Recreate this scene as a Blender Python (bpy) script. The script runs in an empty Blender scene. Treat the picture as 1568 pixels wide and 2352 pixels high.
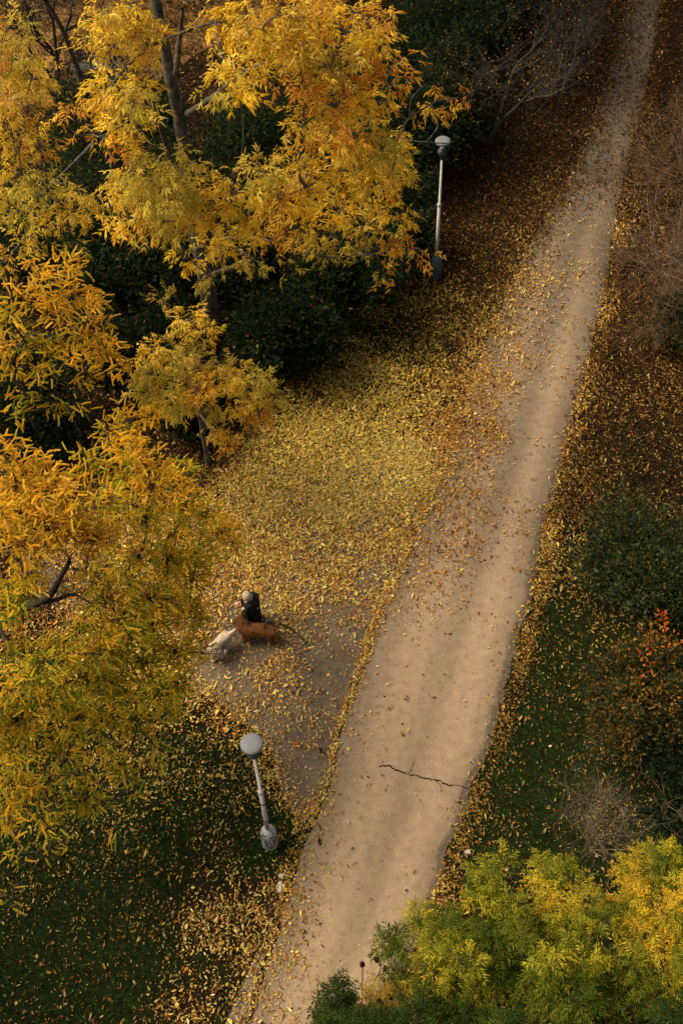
import bpy, math, random
import numpy as np
from mathutils import Vector, Matrix
rng = np.random.default_rng(7)
random.seed(7)
S = bpy.context.scene
COL = S.collection
R = math.radians

# ------------------------------------------------------------------ camera geometry
F_PX = 2700.0; CX, CY = 784.0, 1176.0; CAM_H = 23.0
_D = np.array([72.0, 2015.0, F_PX]); _D /= np.linalg.norm(_D)          # straight down, seen from the camera
_up = -_D
_fw = np.array([0, 0, 1.0]); _fw = _fw - _fw.dot(_up) * _up; _fw /= np.linalg.norm(_fw)
_rt = np.cross(_fw, _up)
RW = np.stack([_rt, _fw, _up])                                         # camera -> world
CAM = np.array([0, 0, CAM_H])

def ray(x, y):
    d = RW @ np.array([x - CX, y - CY, F_PX])
    return d / np.linalg.norm(d)
def gp(x, y, h=0.0):
    d = ray(x, y)
    return CAM + d * ((h - CAM_H) / d[2])
def proj(P):
    c = (np.asarray(P, float) - CAM) @ RW                              # world -> camera
    return np.stack([CX + F_PX * c[..., 0] / c[..., 2], CY + F_PX * c[..., 1] / c[..., 2]], -1)
def W(zx, zy, h=0.0):                                                  # place near the woman and the dogs
    return gp((780 + zx * 0.31888) * 0.57415, (2300 + zy * 0.31888) * 0.57415, h)

cam_d = bpy.data.cameras.new('camera'); cam = bpy.data.objects.new('camera', cam_d); COL.objects.link(cam)
m = np.eye(4); m[:3, 0] = RW @ [1, 0, 0]; m[:3, 1] = RW @ [0, -1, 0]; m[:3, 2] = RW @ [0, 0, -1]; m[:3, 3] = CAM
cam.matrix_world = Matrix(m.tolist())
cam_d.sensor_fit = 'VERTICAL'; cam_d.sensor_height = 36.0; cam_d.lens = 36.0 * F_PX / 2352.0
cam_d.clip_start = 0.1; cam_d.clip_end = 2000
S.camera = cam

# ------------------------------------------------------------------ light
SUN_EL, SUN_AZ = 50.0, 286.0                                            # azimuth clockwise from +Y
w = bpy.data.worlds.new('World'); S.world = w; w.use_nodes = True
nt = w.node_tree; bg = nt.nodes['Background']
sky = nt.nodes.new('ShaderNodeTexSky'); sky.sky_type = 'NISHITA'; sky.sun_disc = False
sky.sun_elevation = R(SUN_EL); sky.sun_rotation = R(SUN_AZ); sky.air_density = 1.0; sky.dust_density = 6.0; sky.ozone_density = 0.4
hs = nt.nodes.new('ShaderNodeHueSaturation'); hs.inputs['Saturation'].default_value = 0.45       # thin cloud greys the blue
nt.links.new(sky.outputs[0], hs.inputs['Color']); nt.links.new(hs.outputs[0], bg.inputs[0]); bg.inputs[1].default_value = 0.05
sd = bpy.data.lights.new('sun', 'SUN'); sun = bpy.data.objects.new('sun', sd); COL.objects.link(sun)
sd.energy = 1.5; sd.angle = R(42); sd.color = (1.0, 0.85, 0.56)
az, el = R(SUN_AZ), R(SUN_EL)
sv = Vector((math.sin(az) * math.cos(el), math.cos(az) * math.cos(el), math.sin(el)))
sun.rotation_euler = sv.to_track_quat('Z', 'Y').to_euler(); sun.location = (-20, 10, 40)
S.view_settings.view_transform = 'Standard'; S.view_settings.look = 'None'
S.view_settings.exposure = 1.82; S.view_settings.gamma = 1.0
S.cycles.max_bounces = 6; S.cycles.transparent_max_bounces = 4

# ------------------------------------------------------------------ materials
def mat(name, base=(0.5, 0.5, 0.5), rough=0.7, metal=0.0):
    m = bpy.data.materials.new(name); m.use_nodes = True
    b = m.node_tree.nodes['Principled BSDF']
    b.inputs['Base Color'].default_value = (*base, 1); b.inputs['Roughness'].default_value = rough; b.inputs['Metallic'].default_value = metal
    b.inputs['Specular IOR Level'].default_value = 0.15
    return m, m.node_tree.nodes, m.node_tree.links, b
def noise_ramp(n, l, scale, stops, detail=6, vec=None, rough=0.6):
    t = n.new('ShaderNodeTexNoise'); t.inputs['Scale'].default_value = scale; t.inputs['Detail'].default_value = detail; t.inputs['Roughness'].default_value = rough
    if vec: l.new(vec, t.inputs['Vector'])
    r = n.new('ShaderNodeValToRGB'); e = r.color_ramp.elements
    e[0].position, e[0].color = stops[0][0], (*stops[0][1], 1)
    e[1].position, e[1].color = stops[-1][0], (*stops[-1][1], 1)
    for p, c in stops[1:-1]:
        q = e.new(p); q.color = (*c, 1)
    l.new(t.outputs['Fac'], r.inputs['Fac'])
    return r.outputs['Color'], t.outputs['Fac']
def mix(n, l, a, b, fac, mode='MIX'):
    x = n.new('ShaderNodeMix'); x.data_type = 'RGBA'; x.blend_type = mode
    for sock, v in ((x.inputs[0], fac), (x.inputs[6], a), (x.inputs[7], b)):
        if hasattr(v, 'is_linked'): l.new(v, sock)
        elif isinstance(v, (int, float)): sock.default_value = v
        else: sock.default_value = (*v, 1)
    return x.outputs[2]
def bump(n, l, b, h, strength=0.4, dist=0.02):
    k = n.new('ShaderNodeBump'); k.inputs['Strength'].default_value = strength; k.inputs['Distance'].default_value = dist
    l.new(h, k.inputs['Height']); l.new(k.outputs[0], b.inputs['Normal'])
def coords(n): return n.new('ShaderNodeTexCoord').outputs['Object']

def leaf_mat(name, trans=0.35, rough=0.55, tint=1.15):
    m, n, l, b = mat(name, rough=rough); b.inputs['Specular IOR Level'].default_value = 0.06
    a = n.new('ShaderNodeAttribute'); a.attribute_name = 'Col'
    l.new(a.outputs['Color'], b.inputs['Base Color'])
    tr = n.new('ShaderNodeBsdfTranslucent')
    l.new(mix(n, l, a.outputs['Color'], (tint, tint * 0.95, tint * 0.6), 1.0, 'MULTIPLY'), tr.inputs['Color'])
    ms = n.new('ShaderNodeMixShader'); ms.inputs[0].default_value = trans
    l.new(b.outputs[0], ms.inputs[1]); l.new(tr.outputs[0], ms.inputs[2]); l.new(ms.outputs[0], n['Material Output'].inputs[0])
    return m
LEAF = leaf_mat('tree_leaf', 0.48, tint=1.3); LITTER = leaf_mat('fallen_leaf', 0.08, 0.6); GRASSM = leaf_mat('grass_blade', 0.2, 0.6); FURM = leaf_mat('fur', 0.05, 0.8)

def bark_mat(name, a, b_, scale=9):
    m, n, l, b = mat(name, rough=0.9)
    c, f = noise_ramp(n, l, scale, [(0.35, a), (0.65, b_)], vec=coords(n))
    l.new(c, b.inputs['Base Color']); bump(n, l, b, f, 0.6)
    return m
BARK_ASH = bark_mat('ash_bark', (0.022, 0.019, 0.012), (0.12, 0.105, 0.075), 7)
BARK_DARK = bark_mat('dark_bark', (0.012, 0.010, 0.007), (0.05, 0.04, 0.028), 10)
BARK_PALE = bark_mat('pale_twig_bark', (0.09, 0.06, 0.038), (0.25, 0.185, 0.12), 12)
BARK_BROWN = bark_mat('brown_twig_bark', (0.06, 0.034, 0.019), (0.19, 0.12, 0.07), 12)

def path_mat():
    m, n, l, b = mat('sandy_asphalt', rough=0.92)
    a = n.new('ShaderNodeAttribute'); a.attribute_name = 'track_shade'
    oc = coords(n)
    big, bf = noise_ramp(n, l, 0.6, [(0.3, (0.21, 0.155, 0.105)), (0.7, (0.30, 0.218, 0.142))], vec=oc)
    dust_shade = mix(n, l, (0.068, 0.054, 0.039), (0.298, 0.204, 0.122), a.outputs['Fac'])  # dark end serves the track gaps and the painted far shade
    c1 = mix(n, l, big, dust_shade, 0.88)
    mid, mf = noise_ramp(n, l, 5.0, [(0.3, (0.80, 0.80, 0.80)), (0.7, (1.12, 1.12, 1.12))], vec=oc, detail=8)
    c2 = mix(n, l, c1, mid, 1.0, 'MULTIPLY')
    fine, ff = noise_ramp(n, l, 65.0, [(0.34, (0.72, 0.70, 0.68)), (0.5, (1, 1, 1)), (0.68, (1.22, 1.2, 1.18))], vec=oc, detail=3)
    c3 = mix(n, l, c2, fine, 1.0, 'MULTIPLY')
    v = n.new('ShaderNodeTexVoronoi'); v.inputs['Scale'].default_value = 3.2; l.new(oc, v.inputs['Vector'])
    rr = n.new('ShaderNodeValToRGB'); rr.color_ramp.elements[0].position = 0.03; rr.color_ramp.elements[0].color = (0.5, 0.47, 0.45, 1); rr.color_ramp.elements[1].position = 0.09; rr.color_ramp.elements[1].color = (1, 1, 1, 1)
    l.new(v.outputs['Distance'], rr.inputs['Fac'])
    l.new(mix(n, l, c3, rr.outputs['Color'], 1.0, 'MULTIPLY'), b.inputs['Base Color']); bump(n, l, b, ff, 0.35, 0.01)
    return m
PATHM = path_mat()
def asphalt_mat(name, dark, light, scale=1.0):
    m, n, l, b = mat(name, rough=0.9)
    oc = coords(n)
    c, f = noise_ramp(n, l, scale, [(0.32, dark), (0.7, light)], vec=oc, detail=8)
    fine, ff = noise_ramp(n, l, 55.0, [(0.32, (0.65, 0.64, 0.62)), (0.5, (1, 1, 1)), (0.7, (1.35, 1.33, 1.3))], vec=oc, detail=3)
    l.new(mix(n, l, c, fine, 1.0, 'MULTIPLY'), b.inputs['Base Color']); bump(n, l, b, ff, 0.35, 0.01)
    return m
ASPH = asphalt_mat('grey_asphalt', (0.064, 0.050, 0.034), (0.138, 0.100, 0.064), 0.9)
OLDASPH = asphalt_mat('old_grey_asphalt', (0.09, 0.075, 0.055), (0.21, 0.175, 0.13), 1.4)
SANDM = asphalt_mat('orange_sand', (0.20, 0.10, 0.03), (0.34, 0.17, 0.06), 1.0)
CRACKM, *_ = mat('crack_dirt', (0.012, 0.010, 0.008), 1.0)

def ground_mat():
    m, n, l, b = mat('lawn_soil', rough=1.0); b.inputs['Specular IOR Level'].default_value = 0.0
    a = n.new('ShaderNodeAttribute'); a.attribute_name = 'grass'
    oc = coords(n)
    soil, sf = noise_ramp(n, l, 3.0, [(0.3, (0.007, 0.005, 0.003)), (0.7, (0.024, 0.015, 0.008))], vec=oc, detail=8)
    grs, gf = noise_ramp(n, l, 9.0, [(0.25, (0.012, 0.009, 0.004)), (0.45, (0.008, 0.015, 0.004)), (0.7, (0.018, 0.033, 0.009))], vec=oc, detail=8)
    l.new(mix(n, l, soil, grs, a.outputs['Fac']), b.inputs['Base Color'])
    t2 = n.new('ShaderNodeTexNoise'); t2.inputs['Scale'].default_value = 40; l.new(oc, t2.inputs['Vector']); bump(n, l, b, t2.outputs['Fac'], 0.8, 0.04)
    return m
GROUNDM = ground_mat()

# ------------------------------------------------------------------ mesh helpers
def make_mesh(name, V, F, material, parent=None, col=None, attr=None, smooth=False):
    V = np.asarray(V, np.float32); F = np.asarray(F, np.int32); k = F.shape[1]
    me = bpy.data.meshes.new(name)
    me.vertices.add(len(V)); me.vertices.foreach_set('co', V.ravel())
    me.loops.add(F.size); me.loops.foreach_set('vertex_index', F.ravel())
    me.polygons.add(len(F)); me.polygons.foreach_set('loop_start', np.arange(0, F.size, k, dtype=np.int32))
    me.polygons.foreach_set('use_smooth', np.full(len(F), smooth))
    if col is not None:
        c = np.ones((len(F), 4), np.float32); c[:, :3] = np.clip(col, 0, 1)
        me.attributes.new('Col', 'FLOAT_COLOR', 'FACE').data.foreach_set('color', c.ravel())
    if attr:
        for an, av in attr.items():
            me.attributes.new(an, 'FLOAT', 'POINT').data.foreach_set('value', np.asarray(av, np.float32))
    me.materials.append(material); me.update(calc_edges=True); me.validate()
    o = bpy.data.objects.new(name, me); COL.objects.link(o)
    if parent is not None:
        o.parent = parent; o.matrix_parent_inverse = parent.matrix_basis.inverted()
    return o
def tag(o, label=None, cat=None, group=None, kind=None):
    if label: o['label'] = label
    if cat: o['category'] = cat
    if group: o['group'] = group
    if kind: o['kind'] = kind
    return o
def thing(name, loc, label, cat, group=None):
    o = bpy.data.objects.new(name, None); COL.objects.link(o); o.location = tuple(float(v) for v in loc); o.empty_display_size = 0.3
    bpy.context.view_layer.update()
    return tag(o, label, cat, group)
def struct(o): o['kind'] = 'structure'; return o

def nrm(v): return v / np.maximum(np.linalg.norm(v, axis=-1, keepdims=True), 1e-9)
def frames(d, upv):
    x = nrm(d); z = nrm(upv - (upv * x).sum(-1, keepdims=True) * x); y = np.cross(z, x)
    return np.stack([x, y, z], -1)                                     # columns
def instance(Vt, Ft, Rm, T, sc):
    n, k = len(T), len(Vt)
    V = np.einsum('nij,kj->nki', Rm, Vt) * np.asarray(sc).reshape(n, 1, -1) + T[:, None, :]
    F = Ft[None] + (np.arange(n) * k)[:, None, None]
    return V.reshape(-1, 3), F.reshape(-1, 3)
def merge(parts):
    Vs, Fs, Cs, o = [], [], [], 0
    for V, F, C in parts:
        Vs.append(V); Fs.append(F + o); Cs.append(C); o += len(V)
    return np.concatenate(Vs), np.concatenate(Fs), np.concatenate(Cs)

class Tubes:                                                            # tapered limbs gathered for ONE mesh
    def __init__(s): s.V, s.F, s.n = [], [], 0
    def add(s, pts, rad, sides=6):
        pts = np.asarray(pts, float); k = len(pts); rad = np.asarray(rad, float)
        tg = np.gradient(pts, axis=0); tg = nrm(tg)
        ref = np.tile([0.31, 0.9, 0.23], (k, 1)); fr = frames(tg, ref)
        a = np.arange(sides) * 2 * np.pi / sides
        ring = pts[:, None, :] + rad[:, None, None] * (np.cos(a)[None, :, None] * fr[:, None, :, 1] + np.sin(a)[None, :, None] * fr[:, None, :, 2])
        i = np.arange(k - 1)[:, None] * sides; j = np.arange(sides)[None]; j2 = (j + 1) % sides
        q = np.stack([i + j, i + j2, i + sides + j2, i + sides + j], -1).reshape(-1, 4)
        f = np.concatenate([q[:, [0, 1, 2]], q[:, [0, 2, 3]]])
        s.V.append(ring.reshape(-1, 3)); s.F.append(f + s.n); s.n += k * sides
    def build(s, name, m, parent=None):
        return make_mesh(name, np.concatenate(s.V), np.concatenate(s.F), m, parent, smooth=True)

def spline(P, n=8):
    P = [np.asarray(p, float) for p in P]; Q = [2 * P[0] - P[1]] + P + [2 * P[-1] - P[-2]]; out = []
    for i in range(1, len(Q) - 2):
        for t in np.linspace(0, 1, n, endpoint=False):
            a, b, c, d = Q[i - 1:i + 3]
            out.append(0.5 * (2 * b + (c - a) * t + (2 * a - 5 * b + 4 * c - d) * t * t + (3 * b - a - 3 * c + d) * t ** 3))
    out.append(P[-1]); return np.array(out)

def vnoise(x, y, scale, seed):
    g = np.random.default_rng(seed).random((257, 257)); x = x * scale + 60; y = y * scale + 60
    xi, yi = np.floor(x).astype(int), np.floor(y).astype(int); fx, fy = x - xi, y - yi
    fx, fy = fx * fx * (3 - 2 * fx), fy * fy * (3 - 2 * fy); xi %= 256; yi %= 256
    return (g[xi, yi] * (1 - fx) + g[xi + 1, yi] * fx) * (1 - fy) + (g[xi, yi + 1] * (1 - fx) + g[xi + 1, yi + 1] * fx) * fy
def fbm(x, y, s, seed): return 0.5 * vnoise(x, y, s, seed) + 0.3 * vnoise(x, y, s * 2.1, seed + 1) + 0.2 * vnoise(x, y, s * 4.3, seed + 2)

def lathe(prof, sides=28):
    a = np.arange(sides) * 2 * np.pi / sides; V = []; F = []
    for r, z in prof: V.append(np.stack([r * np.cos(a), r * np.sin(a), np.full(sides, z)], -1))
    for i in range(len(prof) - 1):
        for j in range(sides):
            k = (j + 1) % sides; p, q, r_, t = i * sides + j, i * sides + k, (i + 1) * sides + k, (i + 1) * sides + j
            F += [(p, q, r_), (p, r_, t)]
    V = np.concatenate(V); n = len(V)
    V = np.vstack([V, [[0, 0, prof[0][1]], [0, 0, prof[-1][1]]]]); L = (len(prof) - 1) * sides
    for j in range(sides):
        k = (j + 1) % sides; F += [(n, k, j), (n + 1, L + j, L + k)]
    return V, np.array(F)

# ------------------------------------------------------------------ path outlines
PL = [(430, 2720), (545, 2420), (575, 2340), (640, 2130), (690, 1965), (722, 1890), (758, 1790), (775, 1700), (800, 1620), (830, 1540), (860, 1450), (890, 1370), (925, 1300), (965, 1200), (1010, 1100), (1045, 1000), (1075, 900), (1110, 800), (1150, 700), (1198, 600), (1252, 500), (1308, 390), (1380, 210), (1428, 50), (1455, -70), (1505, -300)]
PR = [(690, 2720), (850, 2420), (890, 2340), (960, 2150), (1022, 1985), (1052, 1900), (1085, 1810), (1112, 1740), (1150, 1620), (1180, 1510), (1207, 1410), (1232, 1310), (1252, 1220), (1272, 1130), (1295, 1030), (1315, 940), (1342, 850), (1368, 750), (1388, 665), (1402, 570), (1418, 480), (1448, 340), (1492, 160), (1512, 40), (1530, -70), (1568, -300)]
EL = spline([gp(*p) for p in PL], 8); ER = spline([gp(*p) for p in PR], 8)
def dist_line(P, L):
    best = np.full(len(P), 1e9)
    for a, b in zip(L[:-1], L[1:]):
        ab = b[:2] - a[:2]; t = np.clip(((P - a[:2]) @ ab) / (ab @ ab), 0, 1)
        best = np.minimum(best, np.linalg.norm(P - (a[:2] + t[:, None] * ab), axis=1))
    return best
def inside(P, poly):
    poly = np.asarray(poly)[:, :2]; c = np.zeros(len(P), bool); j = len(poly) - 1
    for i in range(len(poly)):
        xi, yi = poly[i]; xj, yj = poly[j]
        if yi != yj: c ^= ((yi > P[:, 1]) != (yj > P[:, 1])) & (P[:, 0] < (xj - xi) * (P[:, 1] - yi) / (yj - yi) + xi)
        j = i
    return c
PATH_POLY = np.vstack([EL, ER[::-1]])
PLAZA_PX = [(724, 1885), (690, 1878), (655, 1835), (620, 1760), (585, 1690), (520, 1640), (440, 1575), (330, 1500), (200, 1420), (60, 1360), (60, 1230), (300, 1200), (480, 1150), (640, 1080), (780, 1040), (920, 1010), (1043, 1005)]
PLAZA = spline([gp(*p) for p in PLAZA_PX], 14)

# ------------------------------------------------------------------ what lies on the ground: x, y, cover, (yellow, pale, orange, brown), grass
CTL = [
 (700,1000,.78,(5,3,1,1),.2),(850,900,.68,(5,2,1,2),.4),(950,780,.5,(4,1,1,4),.3),(800,1150,.85,(4,5,2,0),0),(600,1150,.78,(4,4,2,1),.1),(900,1080,.85,(4,5,1,0),0),
 (750,1280,.62,(2,4,4,0),0),(600,1300,.72,(2,4,4,1),0),(850,1350,.42,(2,3,4,0),0),(680,1400,.5,(2,3,4,0),0),(500,1350,.62,(2,3,4,1),0),(780,1450,.16,(1,3,5,0),0),(830,1250,.55,(3,4,4,0),0),
 (620,1545,.42,(1,3,5,0),0),(700,1610,.17,(1,3,5,0),0),(550,1500,.15,(1,3,4,1),0),(650,1700,.12,(1,3,4,1),0),(700,1800,.06,(1,3,4,1),0),(480,1545,.12,(1,3,4,1),0),(760,1560,.07,(1,3,4,1),0),(600,1640,.25,(2,3,4,0),0),
 (1100,600,.6,(1,.3,2,6),.1),(1050,450,.62,(.3,.1,1.5,8),.1),(1150,350,.62,(.2,.1,1.2,9),.1),(1250,250,.6,(.15,.1,1,9),.1),(1000,700,.6,(3,1,1.5,5),.2),(1300,100,.55,(.15,.1,1,9),.1),(1400,60,.4,(.1,.1,1,8),0),(1200,480,.55,(.5,.3,2.5,7),0),
 (1260,500,.42,(.6,.6,3,5),0),(1250,650,.36,(1,2,4,2),0),(1300,800,.2,(1,2,4,2),0),(1180,850,.5,(1,2,6,1),0),(1100,1000,.7,(1,1,6,2),0),(1120,1150,.55,(1,1,6,2),0),(1205,1100,.05,(1,2,4,2),0),(1060,1250,.4,(1,1,6,2),0),
 (1000,1340,.26,(1,1,6,2),0),(1150,1350,.04,(1,2,4,2),0),(1250,950,.05,(1,2,4,2),0),(1050,1500,.03,(1,2,4,2),0),(1000,1700,.022,(1,2,4,2),0),(900,1900,.02,(1,2,4,2),0),(800,2100,.02,(1,2,4,2),0),(1350,560,.13,(1,2,4,2),0),(1340,700,.08,(1,2,4,2),0),(1430,250,.42,(.2,.2,2,6),0),(1465,120,.5,(.1,.1,1.5,7),0),(940,1500,.03,(1,2,4,2),0),
 (1420,800,.55,(.4,.4,2.2,6),.15),(1450,650,.55,(.3,.3,2.5,6),.1),(1420,1000,.5,(.8,.4,2.5,5),.2),(1340,1150,.5,(1,1,3,4),.3),(1300,1300,.48,(2,2,2,2),.6),(1260,1450,.35,(1.6,1.4,2.6,3),.95),(1220,1600,.22,(1.6,1.4,2.6,3),1),(1180,1750,.2,(1.6,1.4,2.6,3),1),(1250,1850,.14,(1.6,1.4,2.6,3),1),(1120,1900,.25,(2,2,3,1),.9),(1450,1900,.12,(2,1,3,2),.6),(1400,1600,.12,(2,1,3,2),.7),(1350,1400,.25,(2,1,2,2),.7),(1480,1150,.3,(1,1,2,5),.2),
 (300,1700,.42,(3,2,2,1),.8),(150,1850,.32,(2,1,3,1),.9),(450,1750,.36,(3,3,2,1),.8),(540,1800,.42,(3,3,3,0),.7),(400,1900,.28,(3,2,2,1),1),(600,1960,.14,(2,2,2,1),1),(600,2070,.42,(1,3,3,2),.1),(500,2150,.42,(1,3,3,2),.15),(300,2050,.2,(2,1,3,1),1),(150,2150,.16,(2,1,3,2),1),(300,2250,.18,(1,1,3,2),.9),(450,2300,.32,(1,2,3,2),.3),(80,2330,.16,(1,1,3,2),.9),(640,2120,.45,(1,3,4,2),.1),(50,2000,.3,(2,1,3,2),.9),(600,1880,.25,(3,2,2,1),.9),
 (200,1290,.62,(1,2,4,2),0),(380,1420,.6,(2,2,4,1),0),(180,1440,.6,(1,2,4,2),.1),(400,1230,.65,(3,3,3,1),0),(420,1500,.5,(2,3,4,1),.1),(300,1540,.5,(2,2,4,1),.3),(300,1420,.6,(1,2,4,3),.1),(100,1350,.5,(1,1,3,4),.1),(350,1100,.45,(1,1,2,6),0),(450,1000,.45,(1,1,2,6),0),(300,850,.35,(1,.5,2,6),0),(580,900,.5,(3,1,1,5),.2),(450,1580,.35,(3,3,3,1),.3),(600,300,.35,(.3,.3,1,6),0),(200,500,.3,(1,.5,2,6),0),(900,300,.5,(.2,.1,1,8),.1)]
_cx = np.array([[c[0], c[1]] for c in CTL], float); _cw = np.array([[gp(*p)[0], gp(*p)[1]] for p in _cx])
_cv = np.array([[c[2], *(np.array(c[3]) / sum(c[3])), c[4]] for c in CTL])
def field(P):
    out = np.empty((len(P), 6))
    for i in range(0, len(P), 100000):
        q = P[i:i + 100000]; d2 = ((q[:, None] - _cw[None]) ** 2).sum(-1) + 0.05
        wt = d2 ** -1.8; out[i:i + 100000] = (wt @ _cv) / wt.sum(1, keepdims=True)
    return out

# ------------------------------------------------------------------ ground, paths
def axis(lo, hi, step, far):
    a = np.arange(lo, hi + step / 2, step); g = [2, 6, 15, 40, 100, far]
    return np.concatenate([lo - np.array(g[::-1]), a, hi + np.array(g)])
gx = axis(-19, 20, 0.15, 400.); gy = axis(1, 52, 0.15, 400.)
X, Y = np.meshgrid(gx, gy); P2 = np.stack([X.ravel(), Y.ravel()], -1)
fv = field(P2); nz = fbm(P2[:, 0], P2[:, 1], 0.9, 11)
gr = np.clip(fv[:, 5] * 1.25 + (nz - 0.5) * 1.3 - 0.1, 0, 1)
n_, m_ = len(gx), len(gy)
ii = (np.arange(m_ - 1)[:, None] * n_ + np.arange(n_ - 1)[None]).ravel()
gq = np.stack([ii, ii + 1, ii + n_ + 1, ii + n_], -1)
struct(make_mesh('ground', np.column_stack([P2, np.zeros(len(P2))]), gq, GROUNDM, attr={'grass': gr}))

# sandy path strip
NU = 28; PV = []; TR = []
for k in range(len(EL)):
    a, b = EL[k], ER[k]
    a = a.copy(); b = b.copy(); wdt = np.linalg.norm(b - a); dr = (b - a) / wdt
    a -= dr * (0.10 * (fbm(a[:1], a[1:2], 1.6, 3)[0] - 0.5) * 2); b += dr * (0.14 * (fbm(b[:1], b[1:2], 1.6, 5)[0] - 0.5) * 2)
    for u in np.linspace(0, 1, NU):
        PV.append(a + (b - a) * u)
        n1 = fbm(np.array([k * 0.03]), np.array([u * 3]), 1.0, 21)[0]; far_shade = float(np.interp(a[1], [18, 25, 33], [1, .6, .1]))  # path colour darkened with distance, standing in for tree shade at the far end
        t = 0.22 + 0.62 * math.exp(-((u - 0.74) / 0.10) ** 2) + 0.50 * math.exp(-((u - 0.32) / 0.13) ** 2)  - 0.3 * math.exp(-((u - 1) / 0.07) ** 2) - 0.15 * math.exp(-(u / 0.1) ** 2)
        near = np.clip((26 - a[1]) / 14, 0, 1)                          # nearer part paler all over, softening the wheel tracks
        TR.append(far_shade * np.clip(t * (0.75 + 0.5 * n1) * (0.75 + 0.25 * near) + 0.42 * near * (u < 0.93), 0, 1))
PV = np.array(PV); PV[:, 2] = 0.012
ii = (np.arange(len(EL) - 1)[:, None] * NU + np.arange(NU - 1)[None]).ravel()
struct(make_mesh('path', PV, np.stack([ii, ii + 1, ii + NU + 1, ii + NU], -1), PATHM, attr={'track_shade': TR}))

import bmesh
def poly(name, pts, z, m, parent=None):
    bm = bmesh.new(); f = bm.faces.new([bm.verts.new((float(p[0]), float(p[1]), z)) for p in pts])
    if f.normal.z < 0: f.normal_flip()
    bm.normal_update()
    if f.normal.z < 0: bmesh.ops.reverse_faces(bm, faces=[f])
    bmesh.ops.triangulate(bm, faces=bm.faces[:]); me = bpy.data.meshes.new(name); bm.to_mesh(me); bm.free(); me.materials.append(m)
    o = bpy.data.objects.new(name, me); COL.objects.link(o)
    if parent: o.parent = parent; o.matrix_parent_inverse = parent.matrix_basis.inverted()
    return o
pl = PLAZA.copy(); pl[:, 0] += 0.35 * (fbm(pl[:, 0], pl[:, 1], 1.1, 31) - 0.5) * 2; pl[:, 1] += 0.25 * (fbm(pl[:, 0], pl[:, 1], 1.9, 33) - 0.5) * 2
struct(poly('asphalt_path', pl, 0.006, ASPH))
oa = spline([gp(*p) for p in [(600, 2175), (578, 2215), (545, 2290), (515, 2360), (485, 2450), (390, 2700), (440, 2700), (525, 2450), (560, 2370), (588, 2290), (612, 2225)]], 5)
struct(poly('worn_pavement', oa, 0.006, OLDASPH))
struct(poly('sand_path', spline([gp(*p) for p in [(-60, -60), (780, -60), (700, 60), (480, 110), (320, 215), (120, 240), (-60, 260)]], 5), 0.004, SANDM))
def crack(px, wd, z):
    c = spline([gp(*p) for p in px], 6); c[:, 0] += rng.normal(0, 0.012, len(c)); c[:, 1] += rng.normal(0, 0.012, len(c))
    t = nrm(np.gradient(c, axis=0)); s = np.stack([-t[:, 1], t[:, 0], 0 * t[:, 0]], -1); h = (wd * rng.uniform(0.4, 1.3, len(c)))[:, None]; h[0] = h[-1] = 0.002
    V = np.vstack([c + s * h, c - s * h]); V[:, 2] = z; k = len(c); i = np.arange(k - 1)
    struct(make_mesh('path_crack', V, np.stack([i + k, i + k + 1, i + 1, i], -1), CRACKM))
crack([(868, 1760), (892, 1759), (905, 1768), (922, 1772), (940, 1781), (960, 1782), (985, 1791), (1004, 1793), (1030, 1804), (1055, 1805), (1082, 1813), (1096, 1812)], 0.016, 0.016)
crack([(935, 1778), (944, 1768), (950, 1752)], 0.007, 0.0165)
crack([(1000, 1793), (1012, 1806), (1016, 1822)], 0.007, 0.0165)
crack([(722, 1888), (742, 1838), (760, 1788), (776, 1700), (800, 1620), (831, 1540), (860, 1450)], 0.03, 0.017)
crack([(1085, 1812), (1100, 1830), (1090, 1880)], 0.012, 0.018)
crack([(606, 2215), (590, 2290), (566, 2360), (545, 2425), (435, 2700)], 0.05, 0.017)

# ------------------------------------------------------------------ fallen leaves and grass
PAL = [np.array(p) for p in ([(.68,.45,.05),(.62,.41,.06),(.56,.37,.05),(.42,.31,.05),(.70,.48,.11)],
                             [(.68,.50,.16),(.62,.44,.11),(.72,.56,.20),(.50,.34,.08),(.56,.37,.09)],
                             [(.42,.19,.035),(.37,.145,.025),(.48,.24,.05),(.52,.22,.032),(.26,.105,.022),(.52,.30,.09)],
                             [(.050,.022,.007),(.075,.032,.010),(.032,.014,.005),(.10,.042,.013),(.14,.068,.022)])]
def visible(P, mg):
    q = proj(np.column_stack([P, np.zeros(len(P))])); return (q[:, 0] > -mg) & (q[:, 0] < 1568 + mg) & (q[:, 1] > -mg) & (q[:, 1] < 2352 + mg)
LEAF_A = 0.00058
fvg = fv.reshape(m_, n_, 6)
def gfield(P):                                                          # the same field read off the ground grid
    i = np.clip(np.searchsorted(gx, P[:, 0]) - 1, 0, n_ - 2); j = np.clip(np.searchsorted(gy, P[:, 1]) - 1, 0, m_ - 2)
    u = ((P[:, 0] - gx[i]) / (gx[i + 1] - gx[i]))[:, None]; v = ((P[:, 1] - gy[j]) / (gy[j + 1] - gy[j]))[:, None]
    return (fvg[j, i] * (1 - u) + fvg[j, i + 1] * u) * (1 - v) + (fvg[j + 1, i] * (1 - u) + fvg[j + 1, i + 1] * u) * v
N = 4400000
P = np.stack([rng.uniform(-19, 21, N), rng.uniform(1.5, 46, N)], -1); P = P[visible(P, 380)]
dens_max = N / (40 * 44.5) * LEAF_A
fv = gfield(P)
c0 = fv[:, 0]; onp = inside(P, PATH_POLY)
c0 = np.where(c0 < .12, c0 * .55, c0)
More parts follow.
